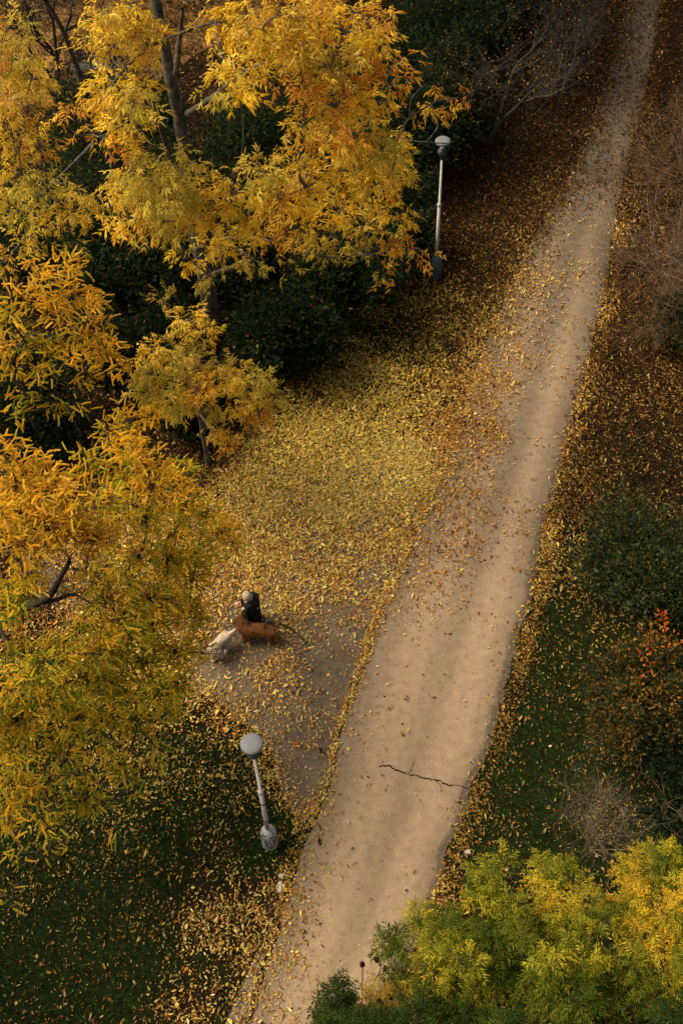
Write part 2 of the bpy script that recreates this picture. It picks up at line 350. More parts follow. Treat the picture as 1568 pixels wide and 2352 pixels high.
cov = c0 * np.maximum((0.1 + 1.8 * fbm(P[:, 0], P[:, 1], 1.5, 41)) * (0.45 + 1.1 * vnoise(P[:, 0], P[:, 1], 5.0, 44)), np.where(c0 > .6, .6, 0))
cov = cov * np.interp(c0, [.3, .6, .8], [1.0, 1.3, 1.85])
cov = np.where(onp, cov * np.interp(P[:, 1], [15, 24], [.5, .75]) * np.interp(dist_line(P, ER[::4]), [0, .25, 1.1, 2.0], [.7, .35, .4, 1.05]), cov * np.interp(fv[:, 5], [0, .5, 1], [1.1, .8, .55]))
dp = dist_line(P, np.vstack([PLAZA[:120:8]])); cov = cov + .4 * np.exp(-(dp / .3) ** 2) * (0.3 + 1.4 * vnoise(P[:, 0], P[:, 1], 2.6, 52)) * ~onp
dl, dr_ = dist_line(P, EL[::4]), dist_line(P, ER[::4]); inp = inside(P, PATH_POLY)
py = P[:, 1]
dl2 = np.where(inp, dl, -dl)                                            # signed distance: + inside the path
lw = np.interp(py, [6, 9.5, 10.5, 17, 22, 30, 40], [0.25, .22, .09, .12, .3, .6, .7])
edgeL = np.exp(-((dl2 + lw * 0.4) / lw) ** 2) * np.interp(py, [5, 9, 10, 14, 17, 22, 28, 40], [.3, .45, .75, .85, .5, .3, .5, .7]) * (0.4 + 1.2 * vnoise(P[:, 0], P[:, 1], 2.2, 47))
dr2 = np.where(inp, dr_, -dr_); rw = 0.17 + 0.1 * vnoise(P[:, 0], P[:, 1], 1.1, 48)
edgeR = np.exp(-((dr2 + 0.16) / rw) ** 2) * np.where(dr2 > .10, .3, 1) * np.interp(py, [5, 8, 12, 20, 27, 40], [.5, .7, .8, .6, .5, .7]) * (0.3 + 1.4 * vnoise(P[:, 0], P[:, 1], 1.7, 49))
tot = np.clip(cov, 0, 1.85) + edgeL * 1.1 + edgeR
keep = rng.random(len(P)) < np.clip(tot, 0, 1.85) / dens_max
P, fv, cov, tot, edge = P[keep], fv[keep], cov[keep], tot[keep], (edgeL * 1.1 + edgeR)[keep]
nL = len(P); print('fallen leaves', nL)
wp = fv[:, 1:5] ** 1.5 + 1e-4
ew = np.where((edge > 0)[:, None] & (dist_line(P, EL[::4]) < dist_line(P, ER[::4]))[:, None], [.22, .30, .42, .06], [.10, .14, .46, .30]); f = (np.clip(edge / np.maximum(tot, 1e-6), 0, 1) * np.interp(P[:, 1], [17, 25], [.8, .1]))[:, None]
wp = wp / wp.sum(1, keepdims=True) * (1 - f) + ew * f
cs = wp.cumsum(1); pick = (rng.random(nL)[:, None] * cs[:, -1:] > cs).sum(1).clip(0, 3)
lc = np.empty((nL, 3))
for k in range(4):
    i = np.where(pick == k)[0]; lc[i] = PAL[k][rng.integers(0, len(PAL[k]), len(i))]
lc *= np.where(rng.random((nL, 1)) < .3, rng.uniform(.3, .65, (nL, 1)), rng.uniform(.65, 1.1, (nL, 1)))
dr_k = dist_line(P, ER[::4])
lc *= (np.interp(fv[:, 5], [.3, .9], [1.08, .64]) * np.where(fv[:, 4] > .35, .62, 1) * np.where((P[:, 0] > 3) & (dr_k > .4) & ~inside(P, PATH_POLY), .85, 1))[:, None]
lt = np.array([(0, 0, 0), (.38, .17, .05), (1, 0, .10), (.42, -.17, .06), (.45, 0, -.01)])   # narrow folded leaflet
lf = np.array([(0, 4, 1), (1, 4, 2), (0, 3, 4), (3, 2, 4)])
ang = rng.uniform(0, 2 * np.pi, nL); tilt = rng.normal(0, 0.38, nL)
d = np.stack([np.cos(ang), np.sin(ang), tilt], -1); upv = np.column_stack([rng.normal(0, .5, (nL, 2)), np.ones(nL)])
flip = rng.random(nL) < 0.4; upv[flip, 2] *= -1
ls = np.clip(rng.lognormal(0, .44, nL) * np.interp(P[:, 1], [8, 16, 24], [.044, .052, .056]) * np.interp(fv[:, 5], [.3, .9], [1, .86]), .02, .14); lwid = rng.uniform(0.7, 1.7, nL)
T = np.column_stack([P, 0.022 + rng.random(nL) * 0.03 + np.maximum(0, -tilt) * ls])
lt2 = np.array([(0, 0, 0), (.22, .12, .03), (.55, .15, .07), (1, .02, .08), (.58, -.14, .05), (.25, -.13, .04), (.5, .01, -.02)])
lt3 = np.array([(0, 0, .02), (.15, .15, .10), (.5, .24, .16), (.95, .03, .02), (.6, -.20, .12), (.2, -.18, .05), (.5, 0, -.03)])
lf2 = np.array([(6, (k + 1) % 6, k) for k in range(6)])
Rf = frames(d, upv); near = P[:, 1] < 17; alt = rng.random(nL) < .3; prt = []
for tm_, fc_, sel in ((lt, lf, ~near), (lt2, lf2, near & ~alt), (lt3, lf2, near & alt)):
    V, Fc = instance(tm_, fc_, Rf[sel], T[sel], np.stack([ls, ls * lwid, ls], -1)[sel]); prt.append((V, Fc, np.repeat(lc[sel], len(fc_), 0)))
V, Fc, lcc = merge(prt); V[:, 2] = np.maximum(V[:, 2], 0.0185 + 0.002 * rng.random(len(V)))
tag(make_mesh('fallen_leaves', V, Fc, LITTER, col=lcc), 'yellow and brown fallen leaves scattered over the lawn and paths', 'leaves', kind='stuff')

# broad maple leaves, big and pale or orange, thinly strewn
a5 = np.linspace(0, 2 * np.pi, 10, endpoint=False); rr = np.where(np.arange(10) % 2 == 0, 1.0, 0.5)
mt = np.vstack([[0, 0, .03], np.stack([rr * np.cos(a5), rr * np.sin(a5), 0.18 * np.sin(a5 * 3)], -1)]); mf = np.array([(0, i + 1, (i + 1) % 10 + 1) for i in range(10)])
P = np.stack([rng.uniform(-10, 10, 1500), rng.uniform(4, 34, 1500)], -1); P = P[visible(P, 60)]
kp = rng.random(len(P)) < np.where(inside(P, PATH_POLY), 0.12, 0.75); P = P[kp]; n = len(P)
mc = np.array([(.55, .20, .05), (.62, .36, .20), (.70, .45, .28), (.50, .13, .03), (.62, .40, .08)])[rng.integers(0, 5, n)] * rng.uniform(.4, .95, (n, 1))
ang = rng.uniform(0, 6.3, n)
V, Fc = instance(mt, mf, frames(np.stack([np.cos(ang), np.sin(ang), 0 * ang], -1), np.column_stack([rng.normal(0, .45, (n, 2)), np.ones(n)])), np.column_stack([P, np.full(n, .04)]), np.stack([rng.uniform(.028, .055, n), rng.uniform(.02, .05, n), rng.uniform(.03, .07, n)], -1))
V[:, 2] = np.maximum(V[:, 2], 0.019)
tag(make_mesh('fallen_leaves', V, Fc, LITTER, col=np.repeat(mc, 10, 0)), 'broad orange and pale maple leaves strewn over the grass', 'leaves', kind='stuff')

N = 400000
P = np.stack([rng.uniform(-15, 15, N), rng.uniform(1.5, 32, N)], -1); P = P[visible(P, 300)]
g = gfield(P)[:, 5]; nz = fbm(P[:, 0], P[:, 1], 0.9, 11); g = np.clip(g * 1.25 + (nz - 0.5) * 1.3 - .1, 0, 1)
P = P[(rng.random(len(P)) < g) & ~inside(P, PATH_POLY) & ~inside(P, PLAZA)]; n = len(P)
bt, bf = [], []
for k in range(6):
    a = k * 1.05 + 0.3; o = np.array([math.cos(a), math.sin(a), 0]); s = np.array([-o[1], o[0], 0]) * 0.05; b0 = o * 0.12
    bt += [b0 - s, b0 + s, o * (0.35 + 0.3 * (k % 3)) + np.array([0, 0, 0.8])]; bf.append((3 * k, 3 * k + 1, 3 * k + 2))
ang = rng.uniform(0, 6.3, n)
gc = np.array([(.012, .024, .006), (.016, .030, .007), (.009, .016, .005), (.032, .033, .009), (.045, .032, .012), (.030, .020, .009)])[rng.integers(0, 6, n)] * rng.uniform(.5, 1.3, (n, 1))
V, Fc = instance(np.array(bt), np.array(bf), frames(np.stack([np.cos(ang), np.sin(ang), 0 * ang], -1), np.tile([0, 0, 1.], (n, 1))), np.column_stack([P, np.zeros(n)]), rng.uniform(.04, .075, n))
tag(make_mesh('grass', V, Fc, GRASSM, col=np.repeat(gc, 6, 0)), 'short dark green lawn grass growing beside the paths', 'grass', kind='stuff')

# ------------------------------------------------------------------ foliage templates
def leaflet(base, dirv, L, wd, droop=0.1):
    dirv = np.array(dirv, float); dirv /= np.linalg.norm(dirv); s = np.cross([0, 0, 1], dirv); s /= np.linalg.norm(s); b = np.array(base, float)
    return [b, b + dirv * L * .42 + s * wd * .5 + [0, 0, -.02], b + dirv * L + [0, 0, -droop * L], b + dirv * L * .42 - s * wd * .5 + [0, 0, -.02], b + dirv * L * .45 + [0, 0, .025]]
def pinnate(pairs, L, wd, a0=0.28, spread=55, curve=0.12, droop=0.25):
    V, F = [], []
    def put(q):
        o = len(V); V.extend(q); F.extend([(o, o + 4, o + 1), (o + 1, o + 4, o + 2), (o, o + 3, o + 4), (o + 3, o + 2, o + 4)])
    for i in range(pairs):
        x = a0 + (1 - a0 - 0.12) * i / (pairs - 1); z = -curve * x * x; k = 0.75 + 0.5 * math.sin(math.pi * (i + .8) / (pairs + .6))
        for sg in (-1, 1):
            a = R(spread - 12 * i / pairs); put(leaflet((x, 0, z), (math.cos(a), sg * math.sin(a), 0), L * k, wd * k, droop))
    put(leaflet((0.90, 0, -curve * .8), (1, 0, -.15), L, wd, droop))
    o = len(V); V.extend([(0, -.008, 0), (0, .008, 0), (.93, 0, -curve * .85)]); F.append((o, o + 1, o + 2))
    return np.array(V, float), np.array(F)
ASH = pinnate(4, .40, .135); SUMAC = pinnate(7, .27, .075, .18, 64, .30, .3); 
def weathered(T, seed):                                                 # torn, twisted and missing leaflets
    r = np.random.default_rng(seed); V = T[0].copy(); k = (len(V) - 3) // 5
    for i in range(k):
        q = V[5 * i:5 * i + 5]; b = q[0].copy(); a = r.normal(0, .22); c_, s_ = math.cos(a), math.sin(a); sc = r.uniform(.55, 1.2) if r.random() > .10 else .08
        d = (q - b) @ np.array([[c_, s_, 0], [-s_, c_, 0], [0, 0, 1]]) * sc; d[:, 2] += np.linalg.norm(d[:, :2], axis=1) * r.normal(-.12, .28); V[5 * i:5 * i + 5] = b + d
    bend = r.normal(0, .22); V[:, 1] += bend * V[:, 0] ** 2; V[:, 2] -= abs(r.normal(0, .15)) * V[:, 0] ** 2
    return V, T[1]
ASHS = [weathered(ASH, 50 + i) for i in range(6)] + [weathered(pinnate(3, .44, .15), 60 + i) for i in range(3)]
SUMACS = [weathered(SUMAC, 70 + i) for i in range(7)]
def larch(seed, curve):
    r = np.random.default_rng(seed); V, F = [], []
    for i in range(13):
        x = 0.06 + 0.90 * i / 12; c = np.array([x, curve * x * x, -0.12 * x * x]); kk = 1.1 - .5 * abs(x - .35)
        for k in range(8):
            a = k * 2 * math.pi / 8 + r.uniform(-.4, .4); L = r.uniform(.075, .115) * kk; dv = np.array([r.uniform(.15, .9), math.cos(a), math.sin(a)]); dv /= np.linalg.norm(dv)
            s = np.cross(dv, [.3, .5, .8]); s = s / np.linalg.norm(s) * .034; o = len(V); V.extend([c - s * .4, c + s * .4, c + dv * L * .6 + s, c + dv * L * 1.0, c + dv * L * .6 - s]); F.extend([(o, o + 1, o + 2), (o, o + 2, o + 4), (o + 4, o + 2, o + 3)])
    return np.array(V), np.array(F)
LARCH = [larch(1, .12), larch(2, -.15), larch(3, .02)]

def leaves_at(tmpl, P, D, size, cols, jit=0.16, upj=0.5):
    n = len(P); up = np.column_stack([rng.normal(0, upj, (n, 2)), np.ones(n)])
    V, F = instance(tmpl[0], tmpl[1], frames(D, up), P, size); k = len(tmpl[1])
    C = np.repeat(cols, k, 0) * (1 + rng.normal(0, jit, (n * k, 1))); return V, F, C

def on_crown(px, py, c, rad, dh=0.0):
    """where the line of sight to a clump meets the crown's ellipsoid"""
    d = ray(px, py); o = (CAM - c) / rad; e = d / rad; A = e @ e; B = o @ e; Cc = o @ o - 1; disc = B * B - A * Cc
    t = (-B - math.sqrt(disc)) / A if disc > 0 else -B / A
    return CAM + d * (t + dh)

def pick_cols(n, pal, wts=None):
    pal = np.array(pal); i = rng.choice(len(pal), n, p=None if wts is None else np.array(wts) / sum(wts)); return pal[i] * rng.uniform(.72, 1.12, (n, 1))

def tree(name, label, cat, base, trunk, pads, tmpls, leafsize, bark, group=None, twig_r=0.007, limb_r=0.05, flat=0.65, limbs=(), droop=0.25, trunk_sides=12, spike=False, twigs=0.4, pull=0.55, radial=.55, tuft=0):
    """pads: (point, radius, leaf count, colour function)"""
    t = thing(name, base, label, cat, group)
    tb = Tubes(); tp = spline([p for p, r in trunk], 6); tr = np.interp(np.linspace(0, 1, len(tp)), np.linspace(0, 1, len(trunk)), [r for p, r in trunk]); tb.add(tp, tr * (1 + .06 * rng.normal(size=len(tr))), trunk_sides); tb.build('trunk', bark, t)
    br = Tubes(); br.add(tp, tr * .4, 5)
    for pts, r0, r1 in limbs:
        q = spline(pts, 6); br.add(q, np.linspace(r0, r1, len(q)), 8)
    parts = []
    lo = len(tp) // 4
    nodes = [(p, -1, r) for p, r in zip(tp[lo:], tr[lo:])]
    for pts, r0, r1 in limbs:
        q = spline(pts, 6); nodes += [(p, -1, r) for p, r in zip(q[2:], np.linspace(r0, r1, len(q))[2:])]
    NP_ = np.array([p for p, _, _ in nodes]); par = []; order = sorted(range(len(pads)), key=lambda i: np.linalg.norm(np.asarray(pads[i][0]) - tp[len(tp) // 2])); base_n = len(nodes); links = {}; desc = {}
    for i in order:
        c = np.asarray(pads[i][0], float); dv = NP_ - c; cost = np.linalg.norm(dv, axis=1) + .8 * np.maximum(dv[:, 2] + .15, 0); cost[base_n:] += .12; k = int(np.argmin(cost)); links[i] = k; nodes.append((c, i, .01)); NP_ = np.vstack([NP_, c]); desc[i] = 1
    pos = {i: base_n + n for n, i in enumerate(order)}
    for i in reversed(order):
        k = links[i]
        if k >= base_n: desc[order[k - base_n]] += desc[i]
    for i in order:
        c = np.asarray(pads[i][0], float); a = NP_[links[i]]; L_ = np.linalg.norm(c - a); k = links[i]
        prev = NP_[links[order[k - base_n]]] if k >= base_n else a - [0, 0, .5]
        midp = a * .55 + c * .45 + nrm(a - prev) * .10 * L_ + rng.normal(0, .07 * L_ + .01, 3); q = spline([a, midp, c], 5)
        rr_ = twig_r + limb_r * .22 * math.sqrt(desc[i]); br.add(q, np.linspace(min(rr_ * 1.15, nodes[k][2] if k < base_n else 9), max(twig_r, rr_ * .8), len(q)), 6)
    for pi, (c, rad, cnt, colf) in enumerate(pads):
        c = np.asarray(c, float); a = NP_[links[pi]]; q = [a, a * .7 + c * .3, c * .6 + a * .4, c]
        v = nrm(rng.normal(size=(cnt, 3))); v[:, 2] = v[:, 2] * flat + .12; u = rng.random((cnt, 1)) ** .45 * rng.choice([1, 1, 1, 1.35], (cnt, 1))
        Pp = c + v * u * rad
        outw = nrm(c - np.array([tp[-1][0], tp[-1][1], c[2] - .3]))
        D = nrm(v * np.array([1, 1, .6]) * radial + .3 * outw + rng.normal(0, .6, (cnt, 3)) * [1, 1, .7] + [0, 0, -droop])
        sz = leafsize * rng.uniform(.7, 1.2, cnt)
        if tuft:                                                        # leaves stand in whorls at the shoot tips
            nt_ = max(2, cnt // tuft); tv = nrm(rng.normal(size=(nt_, 3)) * [1, 1, flat] + [0, 0, .25]); tc = c + tv * rng.uniform(.5, 1.05, (nt_, 1)) * rad; ti = rng.integers(0, nt_, cnt)
            a_ = rng.uniform(0, 6.283, cnt); D = nrm(np.stack([np.cos(a_), np.sin(a_), rng.uniform(-.35, .55, cnt)], -1) + .45 * tv[ti]); Pp = tc[ti] + rng.normal(0, .02, (cnt, 3)); sz = sz * rng.uniform(.75, 1.15, nt_)[ti]
            for j in range(nt_): br.add([c, c * .4 + tc[j] * .6 + rng.normal(0, .03, 3), tc[j]], [twig_r * 1.3, twig_r, twig_r * .8], 4)
        idx = rng.integers(0, len(tmpls), cnt); cols = colf(cnt)
        if tuft: cols = cols * .45 + colf(nt_)[ti] * .55
        for j, tm in enumerate(tmpls):
            s = idx == j
            if s.any(): parts.append(leaves_at(tm, Pp[s], D[s], sz[s], cols[s]))
        for i in np.where(rng.random(cnt) < twigs)[0]:
            m_ = (c * .5 + Pp[i] * .5) + rng.normal(0, .04, 3) * rad; e = Pp[i] + D[i] * sz[i] * (.9 if spike else .1)
            br.add([c * .85 + q[-3] * .15, m_, Pp[i], e], [twig_r, twig_r * .75, twig_r * .5, twig_r * .25], 3)
    if br.V: br.build('branches', bark, t)
    V, F, C = merge(parts); make_mesh('crown', V, F, LEAF, t, col=C)
    return t

def col(pal, wts=None): return lambda n: pick_cols(n, pal, wts)
Y1 = col([(.78,.51,.035),(.80,.54,.05),(.72,.43,.03),(.64,.46,.04),(.78,.57,.11)])
Y2 = col([(.58,.43,.06),(.50,.40,.06),(.66,.46,.07),(.42,.36,.05)])
YO = col([(.66,.32,.03),(.66,.40,.04),(.74,.47,.05),(.54,.22,.03)])
YD = col([(.40,.27,.04),(.30,.22,.035),(.46,.30,.05)])
L1 = col([(.78,.51,.04),(.80,.55,.08),(.72,.43,.03),(.64,.47,.04)])
L2 = col([(.76,.52,.04),(.66,.49,.04),(.72,.43,.03),(.30,.33,.035),(.56,.47,.04)])
L3 = col([(.68,.52,.04),(.74,.50,.035),(.42,.43,.035),(.16,.22,.03),(.62,.48,.04)])
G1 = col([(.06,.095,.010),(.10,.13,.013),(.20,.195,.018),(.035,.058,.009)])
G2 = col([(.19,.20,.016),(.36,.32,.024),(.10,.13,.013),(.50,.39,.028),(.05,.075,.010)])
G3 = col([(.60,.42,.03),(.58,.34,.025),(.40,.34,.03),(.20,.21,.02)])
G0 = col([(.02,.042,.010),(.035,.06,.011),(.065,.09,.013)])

def YM(n):                                                              # a spray's own mood: gold, mustard, greenish or rusty
    return (Y1, Y1, Y1, Y1, Y2, YO, MU)[rng.integers(0, 7)](n) * rng.uniform(.85, 1.08)
MU = col([(.58,.34,.03),(.50,.28,.025),(.62,.40,.04)])
def scale_at(c): return np.linalg.norm(c - CAM) / F_PX
def make_pads(lst, c, rad, per=1.0, back=0.4, dflt=Y1, jh=0.5, shrink=16):
    out = []
    for it in lst:
        x, y, r = it[:3]; cf = it[3] if len(it) > 3 else dflt; dn = it[4] if len(it) > 4 else 1.0
        p = on_crown(x, y, c, rad, rng.uniform(-jh, jh)); rr = max(r - shrink, 10) * scale_at(p)
        n = max(4, int(per * dn * (r / 50) ** 2 * 50)); out.append((p, rr, n, cf))
        if rng.random() < back * min(1, dn):
            q = on_crown(x + rng.uniform(-15, 15), y + rng.uniform(-15, 15), c, rad, rng.uniform(.9, 1.8)); out.append((q, rr, int(n * .7), cf))
    return out

# ---- big ash tree
bA = gp(425, 345, 6.5); bA = np.array([bA[0], bA[1], 0])
print('ash base', bA, proj(bA))
cA = bA + [0.6, -0.9, 9.6]; rA = np.array([4.9, 4.3, 3.6])
padsA = [(250,40,55),(310,60,60),(335,110,42),(215,90,45),(318,30,42),(270,200,58),(310,230,52),(240,235,45),(285,285,45,Y1),(140,265,40,YO,.5),(215,310,38,YO,.5),(290,325,38,YO,.6),
 (495,50,48),(545,45,60),(600,60,65),(670,40,65),(740,30,60,YO),(800,70,65),(850,50,55),(515,140,42),(560,160,42),(620,115,52),(690,120,55),(760,150,62),(820,170,58),(870,120,45,YO),
 (500,215,36,Y2),(560,200,30),(700,205,55,YO),(760,240,55),(830,240,50),(870,230,42,YO),(700,280,45),(690,330,42,YO,.6),(760,310,55),(820,310,58),(880,340,55),(895,400,48),(870,440,58),(820,400,58),(905,335,30),
 (940,270,45,YO,.3),(1000,245,45,YO,.25),(1045,225,35,YO,.25),(980,190,45,YO,.2),(900,180,45,YO,.4),(930,130,40,YO,.3),
 (330,390,55,Y2),(400,385,58,Y2),(370,440,65,Y2),(300,430,55),(425,430,58,Y2),(300,500,58),(380,510,66),(460,480,58),(540,440,58),(600,395,56),(650,385,48),(560,500,58),(640,460,60),(700,430,58),(740,400,56),(780,480,58),(700,520,58),(620,550,46),(500,560,48),(430,590,42,Y1,.6),(470,640,30,Y2,.5),(850,520,58),(915,495,44),(895,560,38,YO),(880,620,28,YO,.7),(820,580,38,Y2),(940,575,32,YO,.4),(740,570,38),(980,590,28,YO,.25),(570,590,38,Y2,.4),(660,600,30,Y2,.3)]
trunkA = [(bA + [0.1, 0, 0], .24), (bA + [.02, 0, 3], .19), (bA + [0, 0, 6], .155), (bA + [-.05, 0, 8], .135), (bA + [-.15, .1, 10], .11), (bA + [-.2, .1, 12.0], .06)]
limbsA = [([gp(432, 262, 7.7), gp(480, 230, 8.2), gp(560, 170, 9.0), gp(600, 148, 9.3), gp(690, 136, 9.9)], .085, .035),
          ([bA + [-.1, 0, 3.4], gp(385, 340, 6.2), gp(350, 240, 8), gp(325, 185, 9.2)], .10, .04),
          ([gp(405, 170, 9.6), gp(412, 100, 10.3), gp(420, 20, 11.2)], .07, .03),
          ([gp(640, 560, 6.8), gp(720, 585, 6.9), gp(800, 590, 6.9), gp(930, 572, 7.1)], .035, .012),
          ([gp(760, 330, 8.5), gp(860, 320, 8.2), gp(950, 325, 8.0), gp(1030, 330, 7.8)], .035, .012)]
tree('ash_tree', 'biggest ash tree, bright yellow, with its mottled bare grey trunk showing', 'tree', bA, trunkA, make_pads(padsA, cA, rA, .86, .2, YM, .7, 6), ASHS, .265, BARK_ASH, limbs=limbsA, limb_r=.035, twig_r=.006)

# ---- second ash, at the frame's left
bB = gp(215, 300, 5.0); bB = np.array([bB[0], bB[1], 0])
cB = bB + [-2.6, -1.6, 8.0]; rB = np.array([3.6, 3.6, 3.0])
padsB = [(30,130,55),(75,175,55),(40,70,45,Y2),(65,250,55),(35,330,58),(50,400,62,Y2),(110,440,60,Y2),(40,480,66,Y2),(165,480,52,Y1),(205,465,45),(60,545,50,Y1,.7),(180,560,36,Y2,.5),(-40,250,70),(-40,450,70),(120,520,45,Y2,.7),(10,600,45,YO,.6),(90,330,40,YO,.6),(-30,100,60)]
limbsB = [([gp(262, 345, 5.5), gp(200, 290, 6.3), gp(140, 245, 7.0), gp(110, 205, 7.5), gp(25, 155, 8.5)], .10, .045),
          ([gp(200, 240, 6.4), gp(185, 180, 7.2), gp(165, 120, 8.0), gp(140, 60, 9), gp(105, 0, 10)], .085, .04),
          ([gp(215, 330, 5.0), gp(165, 380, 5.2), gp(80, 460, 5.6)], .06, .025)]
tree('ash_tree', 'yellow ash tree in the top left corner with dark limbs slanting left', 'tree', bB, [(bB, .20), (bB + [.1, .1, 2.5], .16), (gp(262, 345, 5.5), .11), (gp(225, 318, 6.1), .09)], make_pads(padsB, cB, rB, .9, .22, YM, .7, 4), ASHS, .265, BARK_ASH, limbs=limbsB, limb_r=.035, twig_r=.006)

# ---- young ash in front of the dark shrubs
bC = gp(455, 930, 2.2); bC = np.array([bC[0], bC[1], 0]); cC = bC + [0, -.1, 3.2]; rC = np.array([2.2, 1.5, 1.7])
padsC = [(435,735,42),(372,690,32,YD,.6),(355,810,42),(350,855,45,Y2),(405,825,38,Y2),(475,765,26),(392,890,52,Y2),(332,895,42,Y2),(450,890,45,YO),(530,865,44),(580,880,44,Y2),(622,905,34,Y2),(545,930,36),(592,950,34,YO),(505,985,32),(525,1015,22,YO),(650,912,18,Y2),(405,930,40,Y2),(480,940,36,Y2),(425,780,36,YD),(440,850,36,YD),(505,830,30,YD,.6)]
tree('ash_tree', 'young yellow ash tree, smallest of the ashes, between upper larch and leafy ground', 'tree', bC, [(bC, .08), (bC + [0, 0, 1.6], .06), (bC + [-.05, .1, 3.4], .03), (bC + [-.05, .15, 4.4], .015)], make_pads(padsC, cC, rC, 1.5, .4, Y1, .5, 8), ASHS, .24, BARK_ASH, limb_r=.025, twig_r=.006)

# ---- larches
bD = gp(60, 900, 2.5); bD = np.array([bD[0], bD[1], 0]); cD = bD + [.4, -.3, 5.2]; rD = np.array([2.8, 2.4, 3.0])
padsD = [(150,615,46),(100,655,48),(170,680,52),(60,690,46),(130,720,48),(205,755,54),(190,805,54),(245,810,46),(120,790,46,L2),(60,785,48,L2),(30,840,46,L2),(100,850,38,L2),(275,845,34),(200,870,36,L2,.6),(60,905,40,L2,.7),(40,945,36,L2,.8),(130,930,46,L2,.5),(190,945,28,L2,.5),(300,965,52),(345,955,42),(250,990,42,L2),(365,930,30,L2),(20,730,40,L2),(-30,800,60),(90,610,30),(215,700,34)]
tree('larch_tree', 'golden larch tree with stubby needle shoots, the upper one beside young yellow ash', 'tree', bD, [(bD, .16), (bD + [0, 0, 3], .12), (bD + [.1, 0, 6], .07), (bD + [.1, 0, 8.2], .02)], make_pads(padsD, cD, rD, 1.35, .4, L1, .5, 6), LARCH, .24, BARK_DARK, limb_r=.03, twig_r=.006, flat=.5, spike=True, droop=.05, radial=.35)
bE = gp(-60, 1480, 2.0); bE = np.array([bE[0], bE[1], 0]); cE = bE + [1.0, .3, 4.6]; rE = np.array([3.6, 3.6, 3.2])
padsE = [(40,1110,55),(75,1075,46),(40,1180,56),(110,1130,55),(165,1155,55),(210,1235,54),(120,1220,56),(60,1250,55),(160,1205,48),(250,1150,45,L2),(300,1040,52),(290,1085,45,L2),(350,1110,54),(390,1130,52),(430,1165,44,L2),(335,1190,46,L2),(400,1220,46,L2),(470,1190,44,L2),(510,1220,42),(535,1250,26,L2),(450,1275,46,L2),(385,1290,54,L2),(320,1275,40,L2,.6),(440,1325,44,L2),(300,1335,44,L2,.5),(240,1380,44,L3,.5),(380,1380,54,L2),(425,1405,44,L2),(350,1440,54,L3),(450,1420,34,L2),(435,1475,30,L2,.5),(300,1455,50,L3,.7),(400,1500,44,L2),(470,1500,24,L2,.4),(330,1520,52,L3,.7),(250,1500,52,L3,.7),(370,1580,44,L3,.7),(385,1640,26,L3),(200,1555,52,L3,.7),(120,1520,54,L3,.7),(60,1500,54,L3,.7),(100,1600,52,L3,.6),(180,1650,44,L3,.5),(40,1650,54,L2,.7),(30,1740,45,L2,.6),(60,1820,36,L2,.5),(110,1790,38,L2,.5),(150,1750,36,L3,.5),(20,1040,46),(200,1060,40,L2,.6),(-40,1200,70),(-50,1400,80,L2),(20,1400,46,L3,.7),(-40,1600,70,L3),(250,1290,36,L2,.5),(60,1330,40,L2,.7),(190,1440,40,L3,.5),(300,1610,40,L3,.4),(230,1720,34,L3,.4),(20,1880,36,L2,.5),(420,1085,30,L3),(280,1420,48,L2),(220,1330,44,L2),(340,1375,44,L2),(150,1480,46,L2),(260,1580,46,L3),(160,1690,46,L3),(250,1640,44,L3),(90,1700,46,L3),(10,1700,46,L3),(320,1660,36,L3),(280,1760,36,L3,.7),(190,1840,36,L3,.7),(100,1880,36,L3,.7),(340,1590,40,L3),(30,1810,46,L2),(150,1620,46,L3),(410,1570,36,L3),(60,1560,46,L2),(220,1500,44,L2),(230,1840,30,L3,.25),(120,1940,32,L3,.22),(300,1810,30,L3,.22),(50,1960,34,L3,.25),(370,1730,28,L3,.22),(180,1780,34,L3,.35),(270,1900,26,L3,.18),(20,2060,30,L3,.15)]
padsE = [(q[0], q[1], q[2], q[3], min(1.1, (q[4] if len(q) > 4 else 1) * 1.7)) if len(q) > 3 else q for q in padsE]
limbsE = [([gp(-60, 1440, 3.6), gp(70, 1392, 4.4), gp(115, 1368, 4.8), gp(140, 1325, 5.3), gp(160, 1290, 5.8)], .085, .04), ([gp(85, 1386, 4.5), gp(130, 1378, 4.7), gp(175, 1366, 4.9), gp(240, 1410, 5.0)], .05, .02), ([gp(165, 1305, 5.4), gp(230, 1318, 5.4), gp(285, 1322, 5.5)], .028, .015),
          ([gp(-40, 1380, 5), gp(60, 1330, 5.6), gp(110, 1235, 6.6)], .05, .02)]
tree('larch_tree', 'larger golden larch tree with green tinged shoots, overhanging the cream dog', 'tree', bE, [(bE, .20), (bE + [.1, 0, 2.5], .15), (bE + [.15, .1, 5], .10), (bE + [.2, .1, 8.0], .025)], make_pads(padsE, cE, rE, 2.1, .35, L1, .8, 0), LARCH, .215, BARK_DARK, limbs=limbsE, limb_r=.028, twig_r=.006, flat=.5, spike=True, droop=.05, radial=.35)

